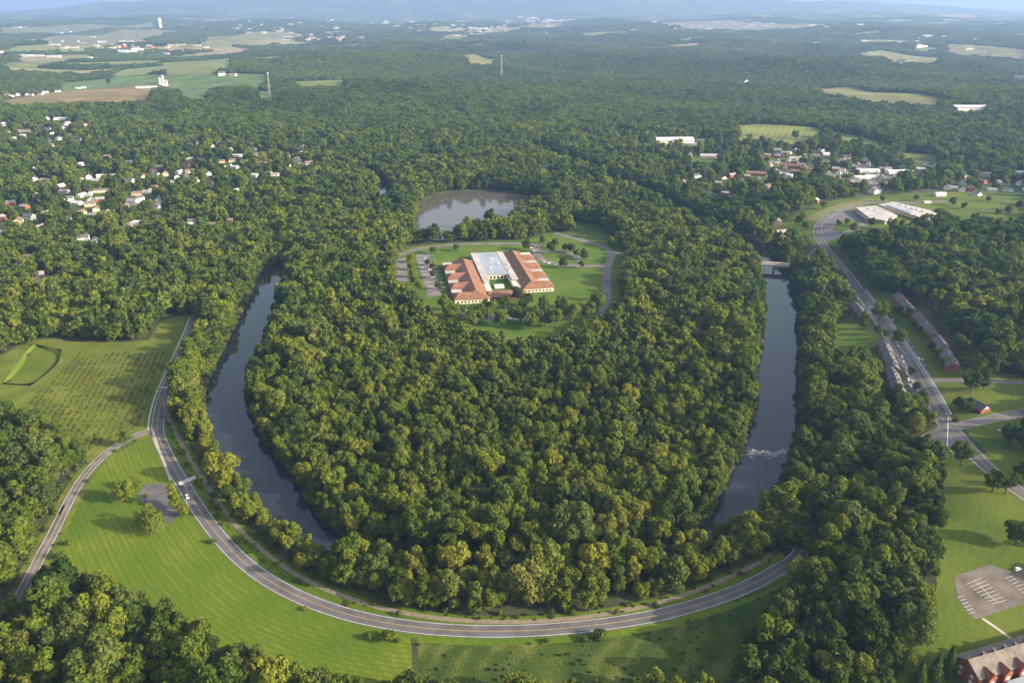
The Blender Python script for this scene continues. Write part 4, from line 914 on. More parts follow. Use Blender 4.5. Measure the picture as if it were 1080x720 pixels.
# brick building at the near corner
A1, B1 = np.array(G(1021, 698, 13)), np.array(G(1081, 677.5, 13)); d = B1 - A1; rz = math.atan2(d[1], d[0]); L = 78.0
c = A1 + d / np.hypot(*d) * L / 2
bb = thing('brick_building', (c[0], c[1], Z(*c)), rz, 'long red brick building with weathered pitched roof at the lower right corner', 'building')
W2 = 16; wl, roof = gable_parts(bb, L, W2, 8.0, 13.0, M['tile2'], M['buffroof'], .7, 0, False, False, .3)
for i in range(6): MB().box(-L / 2 + 9 + i * 7.2, -L / 2 + 10.6 + i * 7.2, -.1, 1.3, 12.0, 14.6).build('chimney', M['slate'], roof)
for i in range(7):
    x0 = -L / 2 + 4 + i * 10.4
    g_ = MB().prism([(-W2 / 2 - 2.6, -2), (-W2 / 2 - 2.6, 8.4), (-W2 / 2 - .01, 8.4), (-W2 / 2 - .01, -2)], x0, x0 + 4.6); g_.build('brick_bay', M['tile2'], bb)
    bay = MB(); bay.add([(x0 - .3, -W2 / 2 - 3, 8.42), (x0 + 4.9, -W2 / 2 - 3, 8.42), (x0 + 2.3, -W2 / 2 - 3, 11.2), (x0 - .3, -W2 / 2 + 3.4, 8.6), (x0 + 4.9, -W2 / 2 + 3.4, 8.6), (x0 + 2.3, -W2 / 2 + 3.4, 11.2)], [(0, 1, 2), (0, 2, 5, 3), (1, 4, 5, 2), (0, 3, 4, 1), (3, 5, 4)])
    bay.build('bay_gable', M['tile2'], bb)
    for z in (1.2, 4.6): MB().box(x0 + 1.4, x0 + 3.2, -W2 / 2 - 2.66, -W2 / 2 - 2.5, z, z + 1.9).build('window', M['white'], bb)
    if i < 6:
        for z in (1.2, 4.6): MB().box(x0 + 6.4, x0 + 8.2, -W2 / 2 - .05, -W2 / 2 + .1, z, z + 1.9).build('window', M['window'], bb)
for i in range(2):
    for z in (1.0, 4.4): MB().box(-L / 2 - .05, -L / 2 + .1, -5 + i * 7, -3 + i * 7, z, z + 1.9).build('window', M['white'], bb)
MB().box(-L / 2 + 16, -L / 2 + 46, -W2 / 2 - 12, -W2 / 2 - 3.05, -2, 3.6).build('annex_wall', M['tile2'], bb)
MB().box(-L / 2 + 15.6, -L / 2 + 46.4, -W2 / 2 - 12.4, -W2 / 2 - 3.04, 3.62, 4.1).build('annex_roof', M['bluerof'], bb)
for q in np.linspace(0, 1, 7): CLEAR.append((*(A1 + d / np.hypot(*d) * L * q), 15, True))

# bridge over the east arm
A1, B1 = np.array(G(779, 276, 8)), np.array(G(836, 279.5, 8)); d = B1 - A1; L = float(np.hypot(*d)); c = (A1 + B1) / 2
br = thing('river_bridge', (c[0], c[1], -1.3), math.atan2(d[1], d[0]), 'pale concrete road bridge on round piers over the river', 'bridge')
MB().box(-L / 2, L / 2, -6, 6, 8.2, 9.3).build('deck', M['concrete'], br)
MB().box(-L / 2, L / 2, -4.6, 4.6, 9.304, 9.35).build('carriageway', M['asphalt_old'], br)
for s in (-1, 1):
    y0, y1 = sorted((s * 5.6, s * 6.01)); MB().box(-L / 2, L / 2, y0, y1, 9.31, 10.3).build('parapet', M['cream'], br)
    y0, y1 = sorted((s * 5.0, s * 4.4)); MB().box(-L / 2, L / 2, y0, y1, 6.9, 8.19).build('girder', M['concrete'], br)
for xx in (-L * .24, L * .16):
    q = MB()
    for yy in (-4, 0, 4): q.tube((xx, yy, -3), (xx, yy, 6), .8, .8, 10)
    q.build('pier_columns', M['concrete'], br); MB().box(xx - 1, xx + 1, -5.6, 5.6, 6.01, 6.88).build('pier_cap', M['concrete'], br)
# river weir of boulders with broken water
wx = GP([(790, 478), (796, 474), (802, 476), (808, 475), (814, 478), (820, 476), (828, 473)])
c = wx.mean(0); we = thing('rock_weir', (c[0], c[1], -1.3), 0, 'low line of boulders with white water across the east river arm', 'weir')
rg = np.random.default_rng(5)
bm = bmesh.new(); wl_ = spline(wx, 1.6)
for i, p_ in enumerate(wl_):
    for k in range(2):
        rr = rg.uniform(.4, 1.1); r_ = bmesh.ops.create_icosphere(bm, subdivisions=1, radius=rr)
        for v in r_['verts']: v.co = v.co * (1 + rg.uniform(-.2, .2)) * 1.0; v.co.z *= .55; v.co += Vector((p_[0] - c[0] + rg.normal() * 1.2, p_[1] - c[1] + rg.normal() * 1.0, .1))
me = bpy.data.meshes.new('boulders'); bm.to_mesh(me); bm.free(); me.materials.append(M['stone']); link('boulders', me, we)
q = MB()
for p_ in wl_:
    for k in range(5):
        x0, y0 = p_[0] - c[0] + rg.normal() * 1.8, p_[1] - c[1] - 2 + rg.normal() * 2.4; s = rg.uniform(.15, .6)
        q.add([(x0 - s, y0 - s * .5, .06), (x0 + s * .6, y0 - s * .8, .06), (x0 + s, y0 + s * .4, .09), (x0 - s * .4, y0 + s * .7, .07)], [(0, 1, 2, 3)])
q.build('white_water', M['foam'], we)
# stormwater basin: a floor three metres down with sloping banks
rim = smooth_poly(basin, 5); cb = rim.mean(0); mb = MB(); k = len(rim); fl = cb + (rim - cb) * (1 - 5.0 / np.linalg.norm(rim - cb, axis=1)[:, None])
mb.add([(*q, .12) for q in rim] + [(*q, -2.6) for q in fl], [(i, (i + 1) % k, k + (i + 1) % k, k + i) for i in range(k)] + [tuple(range(k, 2 * k))])
tag(mb.build('drainage_basin', M['basin']), kind='structure')

# masts, water tower, silos
def lattice(px, py, top, name, label):
    x, y = G(px, py); dep = float(proj(x, y, Z(x, y))[2]); H_ = (py - top) * dep / FPX / math.cos(PITCH * .3); r = thing(name, (x, y, Z(x, y)), .3, label, 'mast')
    q = MB(); s0 = H_ * .045; n_ = 8
    for sx_, sy_ in ((-1, -1), (1, -1), (1, 1), (-1, 1)): q.tube((sx_ * s0, sy_ * s0, -1), (sx_ * .6, sy_ * .6, H_), .42 if name == 'radio_mast' else .22, .35 if name == 'radio_mast' else .18, 5)
    for i in range(n_):
        a0, a1 = s0 + (.6 - s0) * i / n_, s0 + (.6 - s0) * (i + 1) / n_; z0, z1 = H_ * i / n_, H_ * (i + 1) / n_
        for k_ in range(4):
            c0, c1 = ((-1, -1), (1, -1), (1, 1), (-1, 1))[k_], ((1, -1), (1, 1), (-1, 1), (-1, -1))[k_]
            q.tube((c0[0] * a0, c0[1] * a0, z0), (c1[0] * a1, c1[1] * a1, z1), .2, .2, 4); q.tube((c0[0] * a1, c0[1] * a1, z1), (c1[0] * a1, c1[1] * a1, z1), .2, .2, 4)
    q.build('lattice_frame', M['steel'], r)
    for k_ in range(3): a = k_ * 2.1; MB().box(2.2 * math.cos(a) - .8, 2.2 * math.cos(a) + .8, 2.2 * math.sin(a) - .8, 2.2 * math.sin(a) + .8, H_ - 5, H_ - .5).build('antenna', M['white'], r)
    CLEAR.append((x, y, 12, False))
lattice(285, 102, 78, 'radio_mast', 'tall pale lattice mast in the wood edge beyond the suburb')
lattice(529, 84, 60, 'pylon', 'lattice pylon standing in the far central woods')
x, y = G(169.5, 31); dep = float(proj(x, y, 0)[2]); H_ = 11 * dep / FPX; r = thing('water_tower', (x, y, Z(x, y)), 0, 'tall white water tower on the far left farmland', 'water tower')
MB().tube((0, 0, -2), (0, 0, H_ * .62), H_ * .13, H_ * .11, 16).build('shaft', M['white'], r); q = MB()
for z0, z1, r0, r1 in ((.6, .66, .11, .17), (.66, .9, .17, .17), (.9, .97, .17, .1), (.97, 1.0, .1, .02)): q.tube((0, 0, H_ * z0), (0, 0, H_ * z1), H_ * r0, H_ * r1, 16)
q.build('tank', M['white'], r)
for k_, (px, py, hh) in enumerate(((169, 90, 8), (172.5, 89.5, 10), (176, 91, 6.5))):
    x, y = G(px, py); dep = float(proj(x, y, 0)[2]); H_ = hh * dep / FPX; r = thing('silo', (x, y, Z(x, y)), 0, ['silo beside the white farm sheds, standing nearest them', 'tallest pale silo of the farm beside the field', 'short silo at the end of the farmyard'][k_], 'silo', 'farm silos')
    MB().tube((0, 0, -1), (0, 0, H_ * .85), 5.5, 5.5, 14).build('barrel', [M['cream'], M['white'], M['tan']][k_], r); MB().tube((0, 0, H_ * .85), (0, 0, H_), 5.6, .8, 14).build('dome_roof', M['steel'], r); CLEAR.append((x, y, 10, True))
for px, py, st, rz, sc_, lab in ((151, 93.5, 'white_long', .12, 1.5, 'long white shed of the farm with dark gap'), (160, 92.5, 'white_long', .12, 1.2, 'white shed touching the silos of the farm'), (174, 92, 'red_barn', .8, 1.2, 'red barn beside the silos of the farm')):
    x, y = G(px, py); o = house(st, x, y, rz, sc_); o.name = STYLE_NAME[st]; tag(o, lab, 'barn' if st == 'red_barn' else 'shed', 'farm by the long field'); CLEAR.append((x, y, 30, True))

# specks of the far town no one could count
rg = np.random.default_rng(21); mb = MB()
for cx_, cy_, wx_, wy_, n_ in ((290, 30, 90, 7, 70), (420, 27, 70, 4, 40), (500, 31, 45, 6, 70), (575, 23, 40, 4, 40), (760, 27, 90, 3, 30), (340, 40, 40, 3, 25), (960, 45, 60, 6, 15), (120, 48, 90, 10, 25)):
    for k_ in range(int(n_ * 1.3)):
        px, py = cx_ + rg.normal() * wx_ * .5, max(17, cy_ + rg.normal() * wy_ * .5); x, y = G(px, py); z = Z(x, y); a, b_ = rg.uniform(10, 38), rg.uniform(8, 16); hh = rg.uniform(6, 13); mi = int(rg.integers(0, 3))
        mb.box(x - a, x + a, y - b_, y + b_, z - 2, z + hh, mi); mb.add([(x - a - 1, y - b_ - 1, z + hh + .1), (x + a + 1, y - b_ - 1, z + hh + .1), (x + a + 1, y + b_ + 1, z + hh + .1), (x - a - 1, y + b_ + 1, z + hh + .1), (x - a, y, z + hh + 5), (x + a, y, z + hh + 5)], [(0, 1, 5, 4), (1, 2, 5), (2, 3, 4, 5), (3, 0, 4), (3, 2, 1, 0)], 3)
        CLEAR.append((x, y, 22, True))
tag(mb.build('distant_town', [M['white'], M['cream'], M['tan'], M['greyroof']]), 'pale specks of a far town spread below the hazy hills', 'town', None, 'stuff')

# ------------------------------------------------------------------ vehicles
def car_proto(pm):
    r = thing('parked_car', (0, 0, 0)); q = MB()
    q.prism([(-2.25, .32), (2.2, .32), (2.3, .6), (2.15, .82), (1.0, .95), (-1.55, .98), (-2.2, .92), (-2.3, .6)], -.9, .9)
    q.prism([(-1.5, 1.45), (.1, 1.45), (.2, 1.40), (.15, 1.5), (-.2, 1.53), (-1.3, 1.53), (-1.6, 1.48)], -.72, .72); q.build('body', pm, r)
    g_ = MB(); V = [(x_ * s, y_, z_) for s in (-1, 1) for x_, y_, z_ in ((.86, 1.0, .951), (.86, -2.0, .975), (.71, -1.45, 1.449), (.71, .15, 1.449))]
    g_.add(V, [(0, 1, 2, 3), (7, 6, 5, 4), (0, 3, 7, 4), (1, 5, 6, 2), (3, 2, 6, 7), (0, 4, 5, 1)]); g_.build('window_glass', M['window'], r)
    for s in (-1, 1):
        for yy in (-1.4, 1.4):
            wh_ = MB().tube((s * .72, yy, .33), (s * .93, yy, .33), .33, .33, 12).build('wheel', M['tyre'], r); MB().tube((s * .931, yy, .33), (s * .95, yy, .33), .18, .17, 8).build('rim', M['steel'], wh_)
        MB().box(s * .8 - .14, s * .8 + .06 * s + .1, 2.2, 2.29, .58, .74).build('headlight', M['paint'], r); MB().box(s * .8 - .12, s * .8 + .1, -2.3, -2.22, .62, .8).build('tail_light', M['tile2'], r)
    return r
CARS = {}
def car(colr, px, py, hd, base, name='parked_car', group=None, sc_=1.0, xy=None, up=0.0):
    x, y = xy if xy is not None else G(px, py)
    if colr not in CARS: CARS[colr] = car_proto(CARP[colr]); o = CARS[colr]
    else: o = copy_tree(CARS[colr])
    o.location = (x, y, Z(x, y) + .28); o.rotation_euler = (0, 0, hd - math.pi / 2); o.scale = (sc_, sc_, sc_ * 1.05); o.name = name
    reg(o, base, px, group, 'car'); return o
def hdg(line, px, py, rev=False):
    p_ = np.array(G(px, py)); i = int(np.argmin(((line - p_) ** 2).sum(1))); i = min(max(i, 1), len(line) - 2); d = line[i + 1] - line[i - 1]; a = math.atan2(d[1], d[0]); return a + (math.pi if rev else 0), line[i], np.array([-d[1], d[0]]) / np.hypot(*d)
h_, p_, n_ = hdg(main_road, 204, 522); car('white', 204, 522, h_, 'white car driving along the river road just below the crosswalk', 'moving_car', None, 1.15, p_ + n_ * 0 + np.array([math.sin(h_), -math.cos(h_)]) * 2.3)
h_, p_, n_ = hdg(main_road, 172, 441); car('black', 172, 441, h_, 'black car waiting on the road just above the side road junction', 'moving_car', None, 1.1, p_ - n_ * -2.2)
for i, (px, py) in enumerate(((951, 377), (953, 383), (955, 389), (956.5, 395), (958, 401), (960, 407), (949, 371), (947, 365))): h_, p_, n_ = hdg(highway, px, py); car(['white', 'white', 'silver', 'white', 'white', 'silver', 'grey', 'white'][i], px, py, h_, ['white', 'white', 'silver', 'white', 'white', 'silver', 'grey', 'white'][i] + ' car parked along the river side kerb of the terrace street', 'parked_car', 'cars parked along the terrace street')
for i, (px, py) in enumerate(((969, 379), (973, 380), (976, 388), (962, 368), (955, 355), (948, 346), (941, 338), (933, 331))): h_, p_, n_ = hdg(highway, px, py); cc = ['white', 'silver', 'blue', 'grey', 'silver', 'black', 'white', 'silver'][i]; car(cc, px, py, h_ + 3.14, cc + ' car parked on the hill side of the terrace street', 'parked_car', 'cars parked along the terrace street')
for i, (px, py) in enumerate(((905, 316), (910, 322), (914, 327), (917, 324))): h_, p_, n_ = hdg(highway, px, py); cc = ['white', 'silver', 'blue', 'silver'][i]; car(cc, px, py, h_, cc + ' car by the kerb at the top of the terrace street', 'parked_car', 'cars at the top of the street')
for i in range(16):
    u_, w_ = ((448 + 1.3 * i * .8, 272 + 2.6 * i)) if i < 9 else ((456 + (i - 9) * 2.0, 274 + (i - 9) * 5)); cc = ['silver', 'white', 'blue', 'black', 'red', 'white', 'grey'][i % 7]
    if i in (3, 7, 12): continue
    car(cc, u_, w_, .1, cc + ' car parked in the school car park beside the west wing', 'parked_car', 'cars in the school car park')
for i, (px, py) in enumerate(((486, 326), (492, 328), (525, 331), (529, 332), (544, 331), (580, 331), (584, 332), (596, 333))): cc = ['silver', 'white', 'white', 'blue', 'silver', 'white', 'black', 'silver'][i]; car(cc, px, py, 1.6 + .2 * (i % 3), cc + ' car parked in front of the school entrance', 'parked_car', 'cars in front of the school')
for i, (px, py) in enumerate(((566, 272), (570, 274), (574, 276.5), (579, 278), (585, 279), (560, 262), (563, 265), (592, 280))): cc = ['black', 'red', 'silver', 'white', 'grey', 'white', 'silver', 'blue'][i]; car(cc, px, py, .4, cc + ' car along the loop drive right of the school', 'parked_car', 'cars on the school loop')
for i in range(14): px, py = 742 + (i % 7) * 3.2, 159 - (i % 7) * 1.3 + (i // 7) * 2; cc = ['white', 'silver', 'black', 'blue', 'white'][i % 5]; car(cc, px, py, .8, cc + ' car in the dark factory car park', 'parked_car', 'cars in the factory car park')
car('white', 1073, 601, .3, 'white car at the far edge of the brick building car park', 'parked_car')
car('silver', 1054, 455, .3, 'silver car on the lawn side of the cross street', 'parked_car')
# yards of the suburbs and the town, one sheet of mown ground round the houses
mb = MB(); r5 = np.random.default_rng(55)
for q in CLEAR:
    if not q[3] or q[1] > 4200 or q[1] < 900: continue
    if inpoly(np.array([q[0]]), np.array([q[1]]), commerce)[0]: continue
    R0 = q[2] + r5.uniform(5, 13); n_ = 11; z_ = r5.uniform(.25, .5); A_ = [(q[0] + 6 + R0 * r5.uniform(.75, 1.2) * math.cos(6.283 * k / n_), q[1] - 5 + R0 * r5.uniform(.75, 1.2) * math.sin(6.283 * k / n_)) for k in range(n_)]
    A_ = [(a_, b_, Z(a_, b_) + z_) for a_, b_ in A_]; mb.add(A_ + [(q[0], q[1], Z(q[0], q[1]) + z_)], [(k, (k + 1) % n_, n_) for k in range(n_)])
tag(mb.build('suburb_lawn', M['lawn']), kind='structure')
# ------------------------------------------------------------------ single trees
TONE = lambda t_: 'dark green' if t_ < .3 else 'mid green' if t_ < .52 else 'light green' if t_ < .7 else 'yellow green'
SEEN_KIND = {}
def tree(key, x, y, sc_, tint, vi=None, name='broadleaf_tree', rz=None, hs=1.0):
    cm, tm, r1, h1 = TREE[key][(int(rng.integers(0, 99)) if vi is None else vi) % len(TREE[key])]
    o = thing(name, (x, y, Z(x, y)), rng.uniform(0, 6.28) if rz is None else rz); o.scale = (sc_, sc_, sc_ * hs); o['category'] = 'shrub' if name == 'shrub' else 'tree'
    c_ = link('bare_branches' if key == 'bare' else 'crown', cm, o); c_['tint'] = float(tint); link('trunk', tm, o) if key != 'bush' else link('stems', tm, o); return o
def lone(key, px, py, sc_, tint, label, name='broadleaf_tree', group=None):
    x, y = G(px, py); sc_ *= 1.12; o = tree(key, x, y, sc_, tint, None, name); reg(o, label, px, group); CLEAR.append((x, y, 4 * sc_, False)); return o
lone('willow', 160, 559, 1.25, .62, 'pale weeping willow on the meadow below the small car park', 'willow_tree')
lone('broad', 134, 529, .82, .72, 'larger yellow green tree left of the small car park', group='trees round the small car park')
lone('broad', 143, 516, .62, .62, 'smaller round tree just above the one left of the small car park', group='trees round the small car park')
lone('tall', 185, 536, .78, .78, 'yellow tree between the small car park and the road', group='trees round the small car park')
lone('broad', 194, 545, .6, .7, 'small green tree at the road below the car park entrance', group='trees round the small car park')
for px, py, s, lab in ((225, 573, 1.3, 'single round bush on the meadow beside the road bend'), (66, 588, 1.6, 'bush at the foot of the branch road'), (73, 574, 1.3, 'second bush up along the branch road'), (322, 643, .7, 'tiny bush alone on the mown meadow'), (409, 674, 2.0, 'round bush under the road, left of the farm track'), (389, 673, 1.1, 'low bush left of the round bush under the road'),
                       (634, 673, 2.2, 'dark spreading bush under the shaded part of the road'), (577, 677, .9, 'small bush on the rough meadow under the road centre'), (616, 676, 1.2, 'low bush left of the dark spreading bush'), (155, 524, .8, 'low bush by the car park edge'), (420, 676, .8, 'small bush touching the round bush under the road')):
    lone('bush', px, py, s, rng.uniform(.4, .65), lab, 'shrub')
for i, (px, py, s, k_, t_) in enumerate(((548, 739, .9, 'broad', .7), (562, 742, .8, 'broad', .6), (688, 735, .8, 'broad', .75), (668, 745, .7, 'broad', .6), (741, 738, .8, 'tall', .72), (752, 742, .75, 'broad', .66), (818, 734, .8, 'broad', .7), (803, 742, .8, 'broad', .5), (430, 734, .8, 'broad', .6), (478, 742, .7, 'broad', .6), (455, 740, .7, 'broad', .5))):
    lone(k_, px, py, s, t_, ['light', 'full', 'sunny', 'low', 'upright', 'rounded', 'bright', 'dusky', 'bushy', 'small', 'shady'][i] + ' tree rising from the bottom edge below the rough meadow', group='trees at the foot of the rough meadow')
for px, py, s, k_, t_, lab in ((1071, 575, .95, 'broad', .28, 'dark tree casting a long shadow on the right lawn'), (1046, 519, .85, 'broad', .35, 'left tree of the clump beside the lower street'), (1060, 521, .8, 'broad', .25, 'right tree of the clump beside the lower street'), (1013, 491, .95, 'broad', .4, 'round tree at the street corner below the junction'), (1071, 513, .5, 'broad', .3, 'small dark tree behind the street clump'), (1077, 503, .7, 'broad', .3, 'tree on the verge across the lower street'),
                               (1064, 468, 1.0, 'broad', .22, 'dark tree beside the cross street'), (1078, 474, 1.0, 'broad', .25, 'darkest tree at the frame edge beside the cross street'), (1083, 458, 1.0, 'broad', .3, 'tree half cut by the frame above the cross street'),
                               (927, 338, 1.1, 'broad', .45, 'round tree on the pavement at the top of the terrace street'), (947, 365, .9, 'broad', .4, 'round tree on the pavement halfway down the terrace street'), (920, 398, 1.15, 'broad', .45, 'large tree behind the middle river side terrace'), (908, 400, .9, 'broad', .4, 'tree left of the large one behind the terrace'), (910, 347, .9, 'tall', .35, 'tree between the two upper river side terraces'),
                               (1018, 436, .8, 'broad', .3, 'tree beside the small brick house'), (1010, 432, .7, 'broad', .35, 'shrubby tree left of the small brick house'), (1023, 414, .95, 'broad', .22, 'dark tree on the side street corner'), (1037, 411, .95, 'tall', .2, 'dark upright tree next along the side street'), (1014, 374, .95, 'broad', .4, 'tree behind the nearest hill side terrace'), (960, 446, 1.2, 'broad', .35, 'broad tree at the junction end of the river side terraces')):
    lone(k_, px, py, s, t_, lab, group='trees round the terrace street')
for px, py, s, lab in ((968, 723, 1.15, 'lowest conifer left of the brick building'), (984, 719, 1.3, 'middle conifer beside the brick building'), (998, 713, 1.35, 'conifer closest to the brick gable')): lone('conifer', px, py, s, .2, lab, 'conifer', 'conifers beside the brick building')
YARD = [(486, 335, .7, .5), (508, 341, .9, .6), (528, 344, .8, .5), (585, 345, .9, .55), (603, 341, .9, .6), (620, 338, .9, .5), (478, 344, 1.0, .6), (533, 326, .6, .35), (512, 327, .55, .4), (630, 329, .9, .5), (496, 346, .8, .5), (474, 336, .9, .6), (560, 348, .7, .5), (546, 318, .8, .1), (551, 326, .6, .3), (556, 323, .7, .3), (573, 329, .8, .45), (592, 329, .85, .4), (608, 332, .7, .5), (541, 338, .7, .5), (549, 340, .7, .4), (565, 343, .9, .6), (575, 343, .8, .5), (518, 335, .8, .55), (469, 327, .8, .6), (500, 338, .6, .5)]
for px, py, s, t_ in YARD: lone('broad', px, py, s * 1.3, t_, TONE(t_) + ' yard tree in front of the school', group='trees in the school yard')
for px, py, s, t_ in [(594, 283, .85, .15), (613, 283, .55, .2), (616, 274, .85, .3), (603, 267, .8, .3), (596, 266, .7, .4), (581, 268, .9, .2), (585, 262, .8, .3), (572, 257, .7, .4), (555, 264, .8, .2), (608, 271, .6, .3), (645, 261, .8, .5)]: lone('broad', px, py, s, t_, TONE(t_) + ' tree on the islands of the school loop drive', group='trees on the school loop')
for px, py, s, t_ in [(451, 280, .5, .2), (456, 285, .5, .25), (457, 294, .55, .2), (462, 306, .6, .3), (433, 277, .7, .75), (434, 285, .7, .7), (435, 293, .7, .72), (437, 301, .75, .6), (457, 268, .6, .4), (481, 265, .6, .2), (442, 307, .7, .6)]: lone('broad', px, py, s, t_, TONE(t_) + ' tree between the rows of the school car park', group='trees in the school car park')
for px, py, s, lab in ((576, 628, .85, 'bare grey tree in the riverside strip right of the bright yellow tree'), (604, 632, .95, 'wide bare tree in the riverside strip'), (430, 628, .75, 'bare twiggy tree leaning at the gap of brown water'), (704, 600, .9, 'bare tree on the bank toward the east arm'), (346, 600, .8, 'small bare tree at the bend of the west arm'), (26, 664, 1.0, 'bare brown tree at the left frame edge'), (40, 672, .85, 'second bare brown tree near the left frame edge'), (880, 640, .9, 'bare tree deep in the wood beyond the rough meadow'), (150, 668, .8, 'bare tree in the wood below the meadow')): lone('bare', px, py, s, .3, lab, 'bare_tree', 'bare trees by the river')
for px, py, s, t_, lab in ((935, 152, 1.3, .35, 'tall tree standing alone among the cemetery lawns'), (925, 166, 1.0, .3, 'darker tree below the tall cemetery tree'), (838, 147, 1.1, .25, 'tall dark tree on the park lawn'), (803, 150, .8, .2, 'round tree at the left of the park lawn'), (867, 149, 1.5, .35, 'largest tree at the end of the park lawn'), (115, 90, 1.5, .2, 'single tree on the green farm field'), (888, 158, .9, .25, 'tree by the cemetery street')): lone('broad', px, py, s, t_, lab, group='single trees in far lawns')

for i, (px, py, s) in enumerate(((946, 330, .5), (953, 338, .55), (961, 345, .5), (968, 352, .5), (975, 360, .55), (981, 369, .5), (988, 378, .55), (994, 388, .5), (958, 335, .6), (979, 352, .45), (925, 352, .6), (934, 357, .5), (966, 412, .5), (961, 396, .45), (1010, 366, .8), (1003, 352, .9), (985, 336, .9), (968, 318, 1.0), (1016, 392, .7))): lone('broad', px, py, s, .25 + .3 * ((i * 7) % 5) / 5, ['dark', 'dull', 'olive', 'leafy', 'greener'][(i * 7) % 5] + ' little tree among the terraces on the hill side of the street', group='little trees among the terraces')
for i, (px, py, s) in enumerate(((842, 238, .8), (849, 243, .7), (846, 232, .6), (868, 221, .7), (930, 213, .6), (884, 240, .6), (893, 237, .5), (900, 246, .8), (1004, 217, .7), (1016, 221, .7), (1042, 213, .6), (1063, 226, .9), (1074, 222, .9), (1028, 234, .8), (966, 212, .6), (1052, 230, .8), (918, 240, .8), (940, 243, .9))): lone('broad', px, py, s, .2 + .12 * (i % 4), ['dark', 'dull', 'mid green', 'light'][i % 4] + ' tree on the lawns round the flat roofed building', group='trees on the lawns of the flat roofed building')
for i in range(16): px = 986 + i * 1.6; py = 224.5 + i * .62; lone('bush', px, py, 1.6 + .8 * (i % 3), .3 + .1 * (i % 4), ['dark', 'light', 'middling'][i % 3] + ' bush in the row behind the white roofed building', 'shrub', 'bushes behind the flat roofed building')
# ------------------------------------------------------------------ the woods
_hy = proj(highway[:, 0], highway[:, 1], 12)[1]; NHW, NHW2 = int(np.argmax(_hy > 252)), int(np.argmax(_hy > 330))
NN0 = int(np.argmax(proj(main_road[:, 0], main_road[:, 1], 0)[1] > 344)); NNR = int(np.argmax(proj(main_road[:, 0], main_road[:, 1], 0)[1] > 432))
NMR = int((proj(main_road[:, 0], main_road[:, 1], 0)[0] < 836).sum())
NTR = int((proj(trail[:, 0], trail[:, 1], 0)[0] < 800).sum())
def frustum(x, y, l=-190, r=1290, b_=830):
    px, py, dep = proj(x, y, T(x, y) + 8); return (px > l) & (px < r) & (py < b_) & (py > -40)
CLEAR += [(-460, 670, 16, False), (-480, 664, 14, False)]
CX = np.array([(c[0], c[1], c[2], 1.0 if c[3] else 0.0) for c in CLEAR])
def free(x, y, pad_=0.0, big=0.0):
    """True where trees grow"""
    ok = np.ones(x.shape, bool)
    for poly in (meadow, rough_meadow, crop, basin, basin_side, school_site, north_meadow, park_lawn, house_lawn, street_zone, small_lawn, hill_lawn, commerce, lot_red, pad, lot_l1, lot_l2, plaza, *F_POLYS, *[f[0] for f in FAR_FARMS]): ok &= ~inpoly(x, y, poly)
    c = pond_poly.mean(0); ok &= ~inpoly(x, y, c + (pond_poly - c) * 1.04)
    ok &= river_sd(x, y) > -.2 - 3.0 * np.exp(-((y - river_line[:, 1].min()) / 50.0) ** 2) - 6 * sstep(1000, 1080, y) * (x < 60) + big
    for ln, w_ in ((main_road[NN0:NMR], 10.0), (main_road[NN0:NNR], 15.5), (main_road[NMR - 1:], 3.0), (branch_road, 8.5), (trail[:NTR], 4.4), (highway, 10.5), (highway[NHW:NHW2], 19), (cross_street, 9), (drive_loop, 7), (side_street, 7), (bridge_w, 7), (bridge_e, 15), (school_drive, 8), (school_loop, 8), (school_back, 7), (school_front, 9)):
        ok &= dist_line(x, y, ln, w_ + big) > w_ + big
    for cx_, cy_, rr, sg in CX:
        m_ = (np.abs(x - cx_) < 130) & (np.abs(y - cy_) < 130) if cy_ < 4500 else (np.abs(x - cx_) < 260) & (np.abs(y - cy_) < 260)
        if not m_.any(): continue
        dx, dy = x[m_] - cx_, y[m_] - cy_; bad = np.hypot(dx, dy) < rr + big * .5
        if sg:
            D = math.hypot(cx_, cy_); ux, uy = -cx_ / D, -cy_ / D; al = dx * ux + dy * uy; la = np.abs(dx * uy - dy * ux); Lc = min(16 * D / CAMH * .85, 120 if D < 4500 else 240)
            bad |= (dx > 0) & (dx < (34 if D < 4500 else 60)) & (np.abs(dy) < rr * .5 + 4)
            bad |= (al > 0) & (al < Lc) & (la < rr * .55 + 8 + big * .3)
        ok[m_] &= ~bad
    return ok
def grid(sp, y0, y1, seed):
    rg = np.random.default_rng(seed); P = []
    for k, y in enumerate(np.arange(y0, y1, sp * .866)):
        hw = 1.02 * (y + 260) + 120; xs_ = np.arange(-hw, hw, sp) + (sp / 2 if k % 2 else 0); P.append(np.stack([xs_, np.full(len(xs_), y)], 1))
    P = np.vstack(P); return P + rg.uniform(-.36, .36, P.shape) * sp
def lown(x, y, s, sd):
    return np.sin(x / s + sd) * np.sin(y / (s * .8) + 1.7 * sd) * .5 + np.sin((x + y) / (s * .6) + 2.3 * sd) * .3 + np.sin((x - .5 * y) / (s * .37) + sd * .7) * .2
core = GP([(302, 470), (325, 410), (345, 360), (450, 340), (520, 362), (620, 352), (690, 325), (775, 372), (765, 450), (728, 520), (600, 556), (450, 556), (350, 515)])
Pa = grid(10.0, 130, 2300, 1); Pb = grid(8.0, 400, 1000, 2)
Pa = Pa[frustum(Pa[:, 0], Pa[:, 1])]; Pb = Pb[frustum(Pb[:, 0], Pb[:, 1])]
ia = inpoly(Pa[:, 0], Pa[:, 1], core); Pa = Pa[~ia]; Pb = Pb[inpoly(Pb[:, 0], Pb[:, 1], core)]
P = np.vstack([Pa, Pb]); small = np.r_[np.zeros(len(Pa), bool), np.ones(len(Pb), bool)]
ok = free(P[:, 0], P[:, 1]); P, small = P[ok], small[ok]
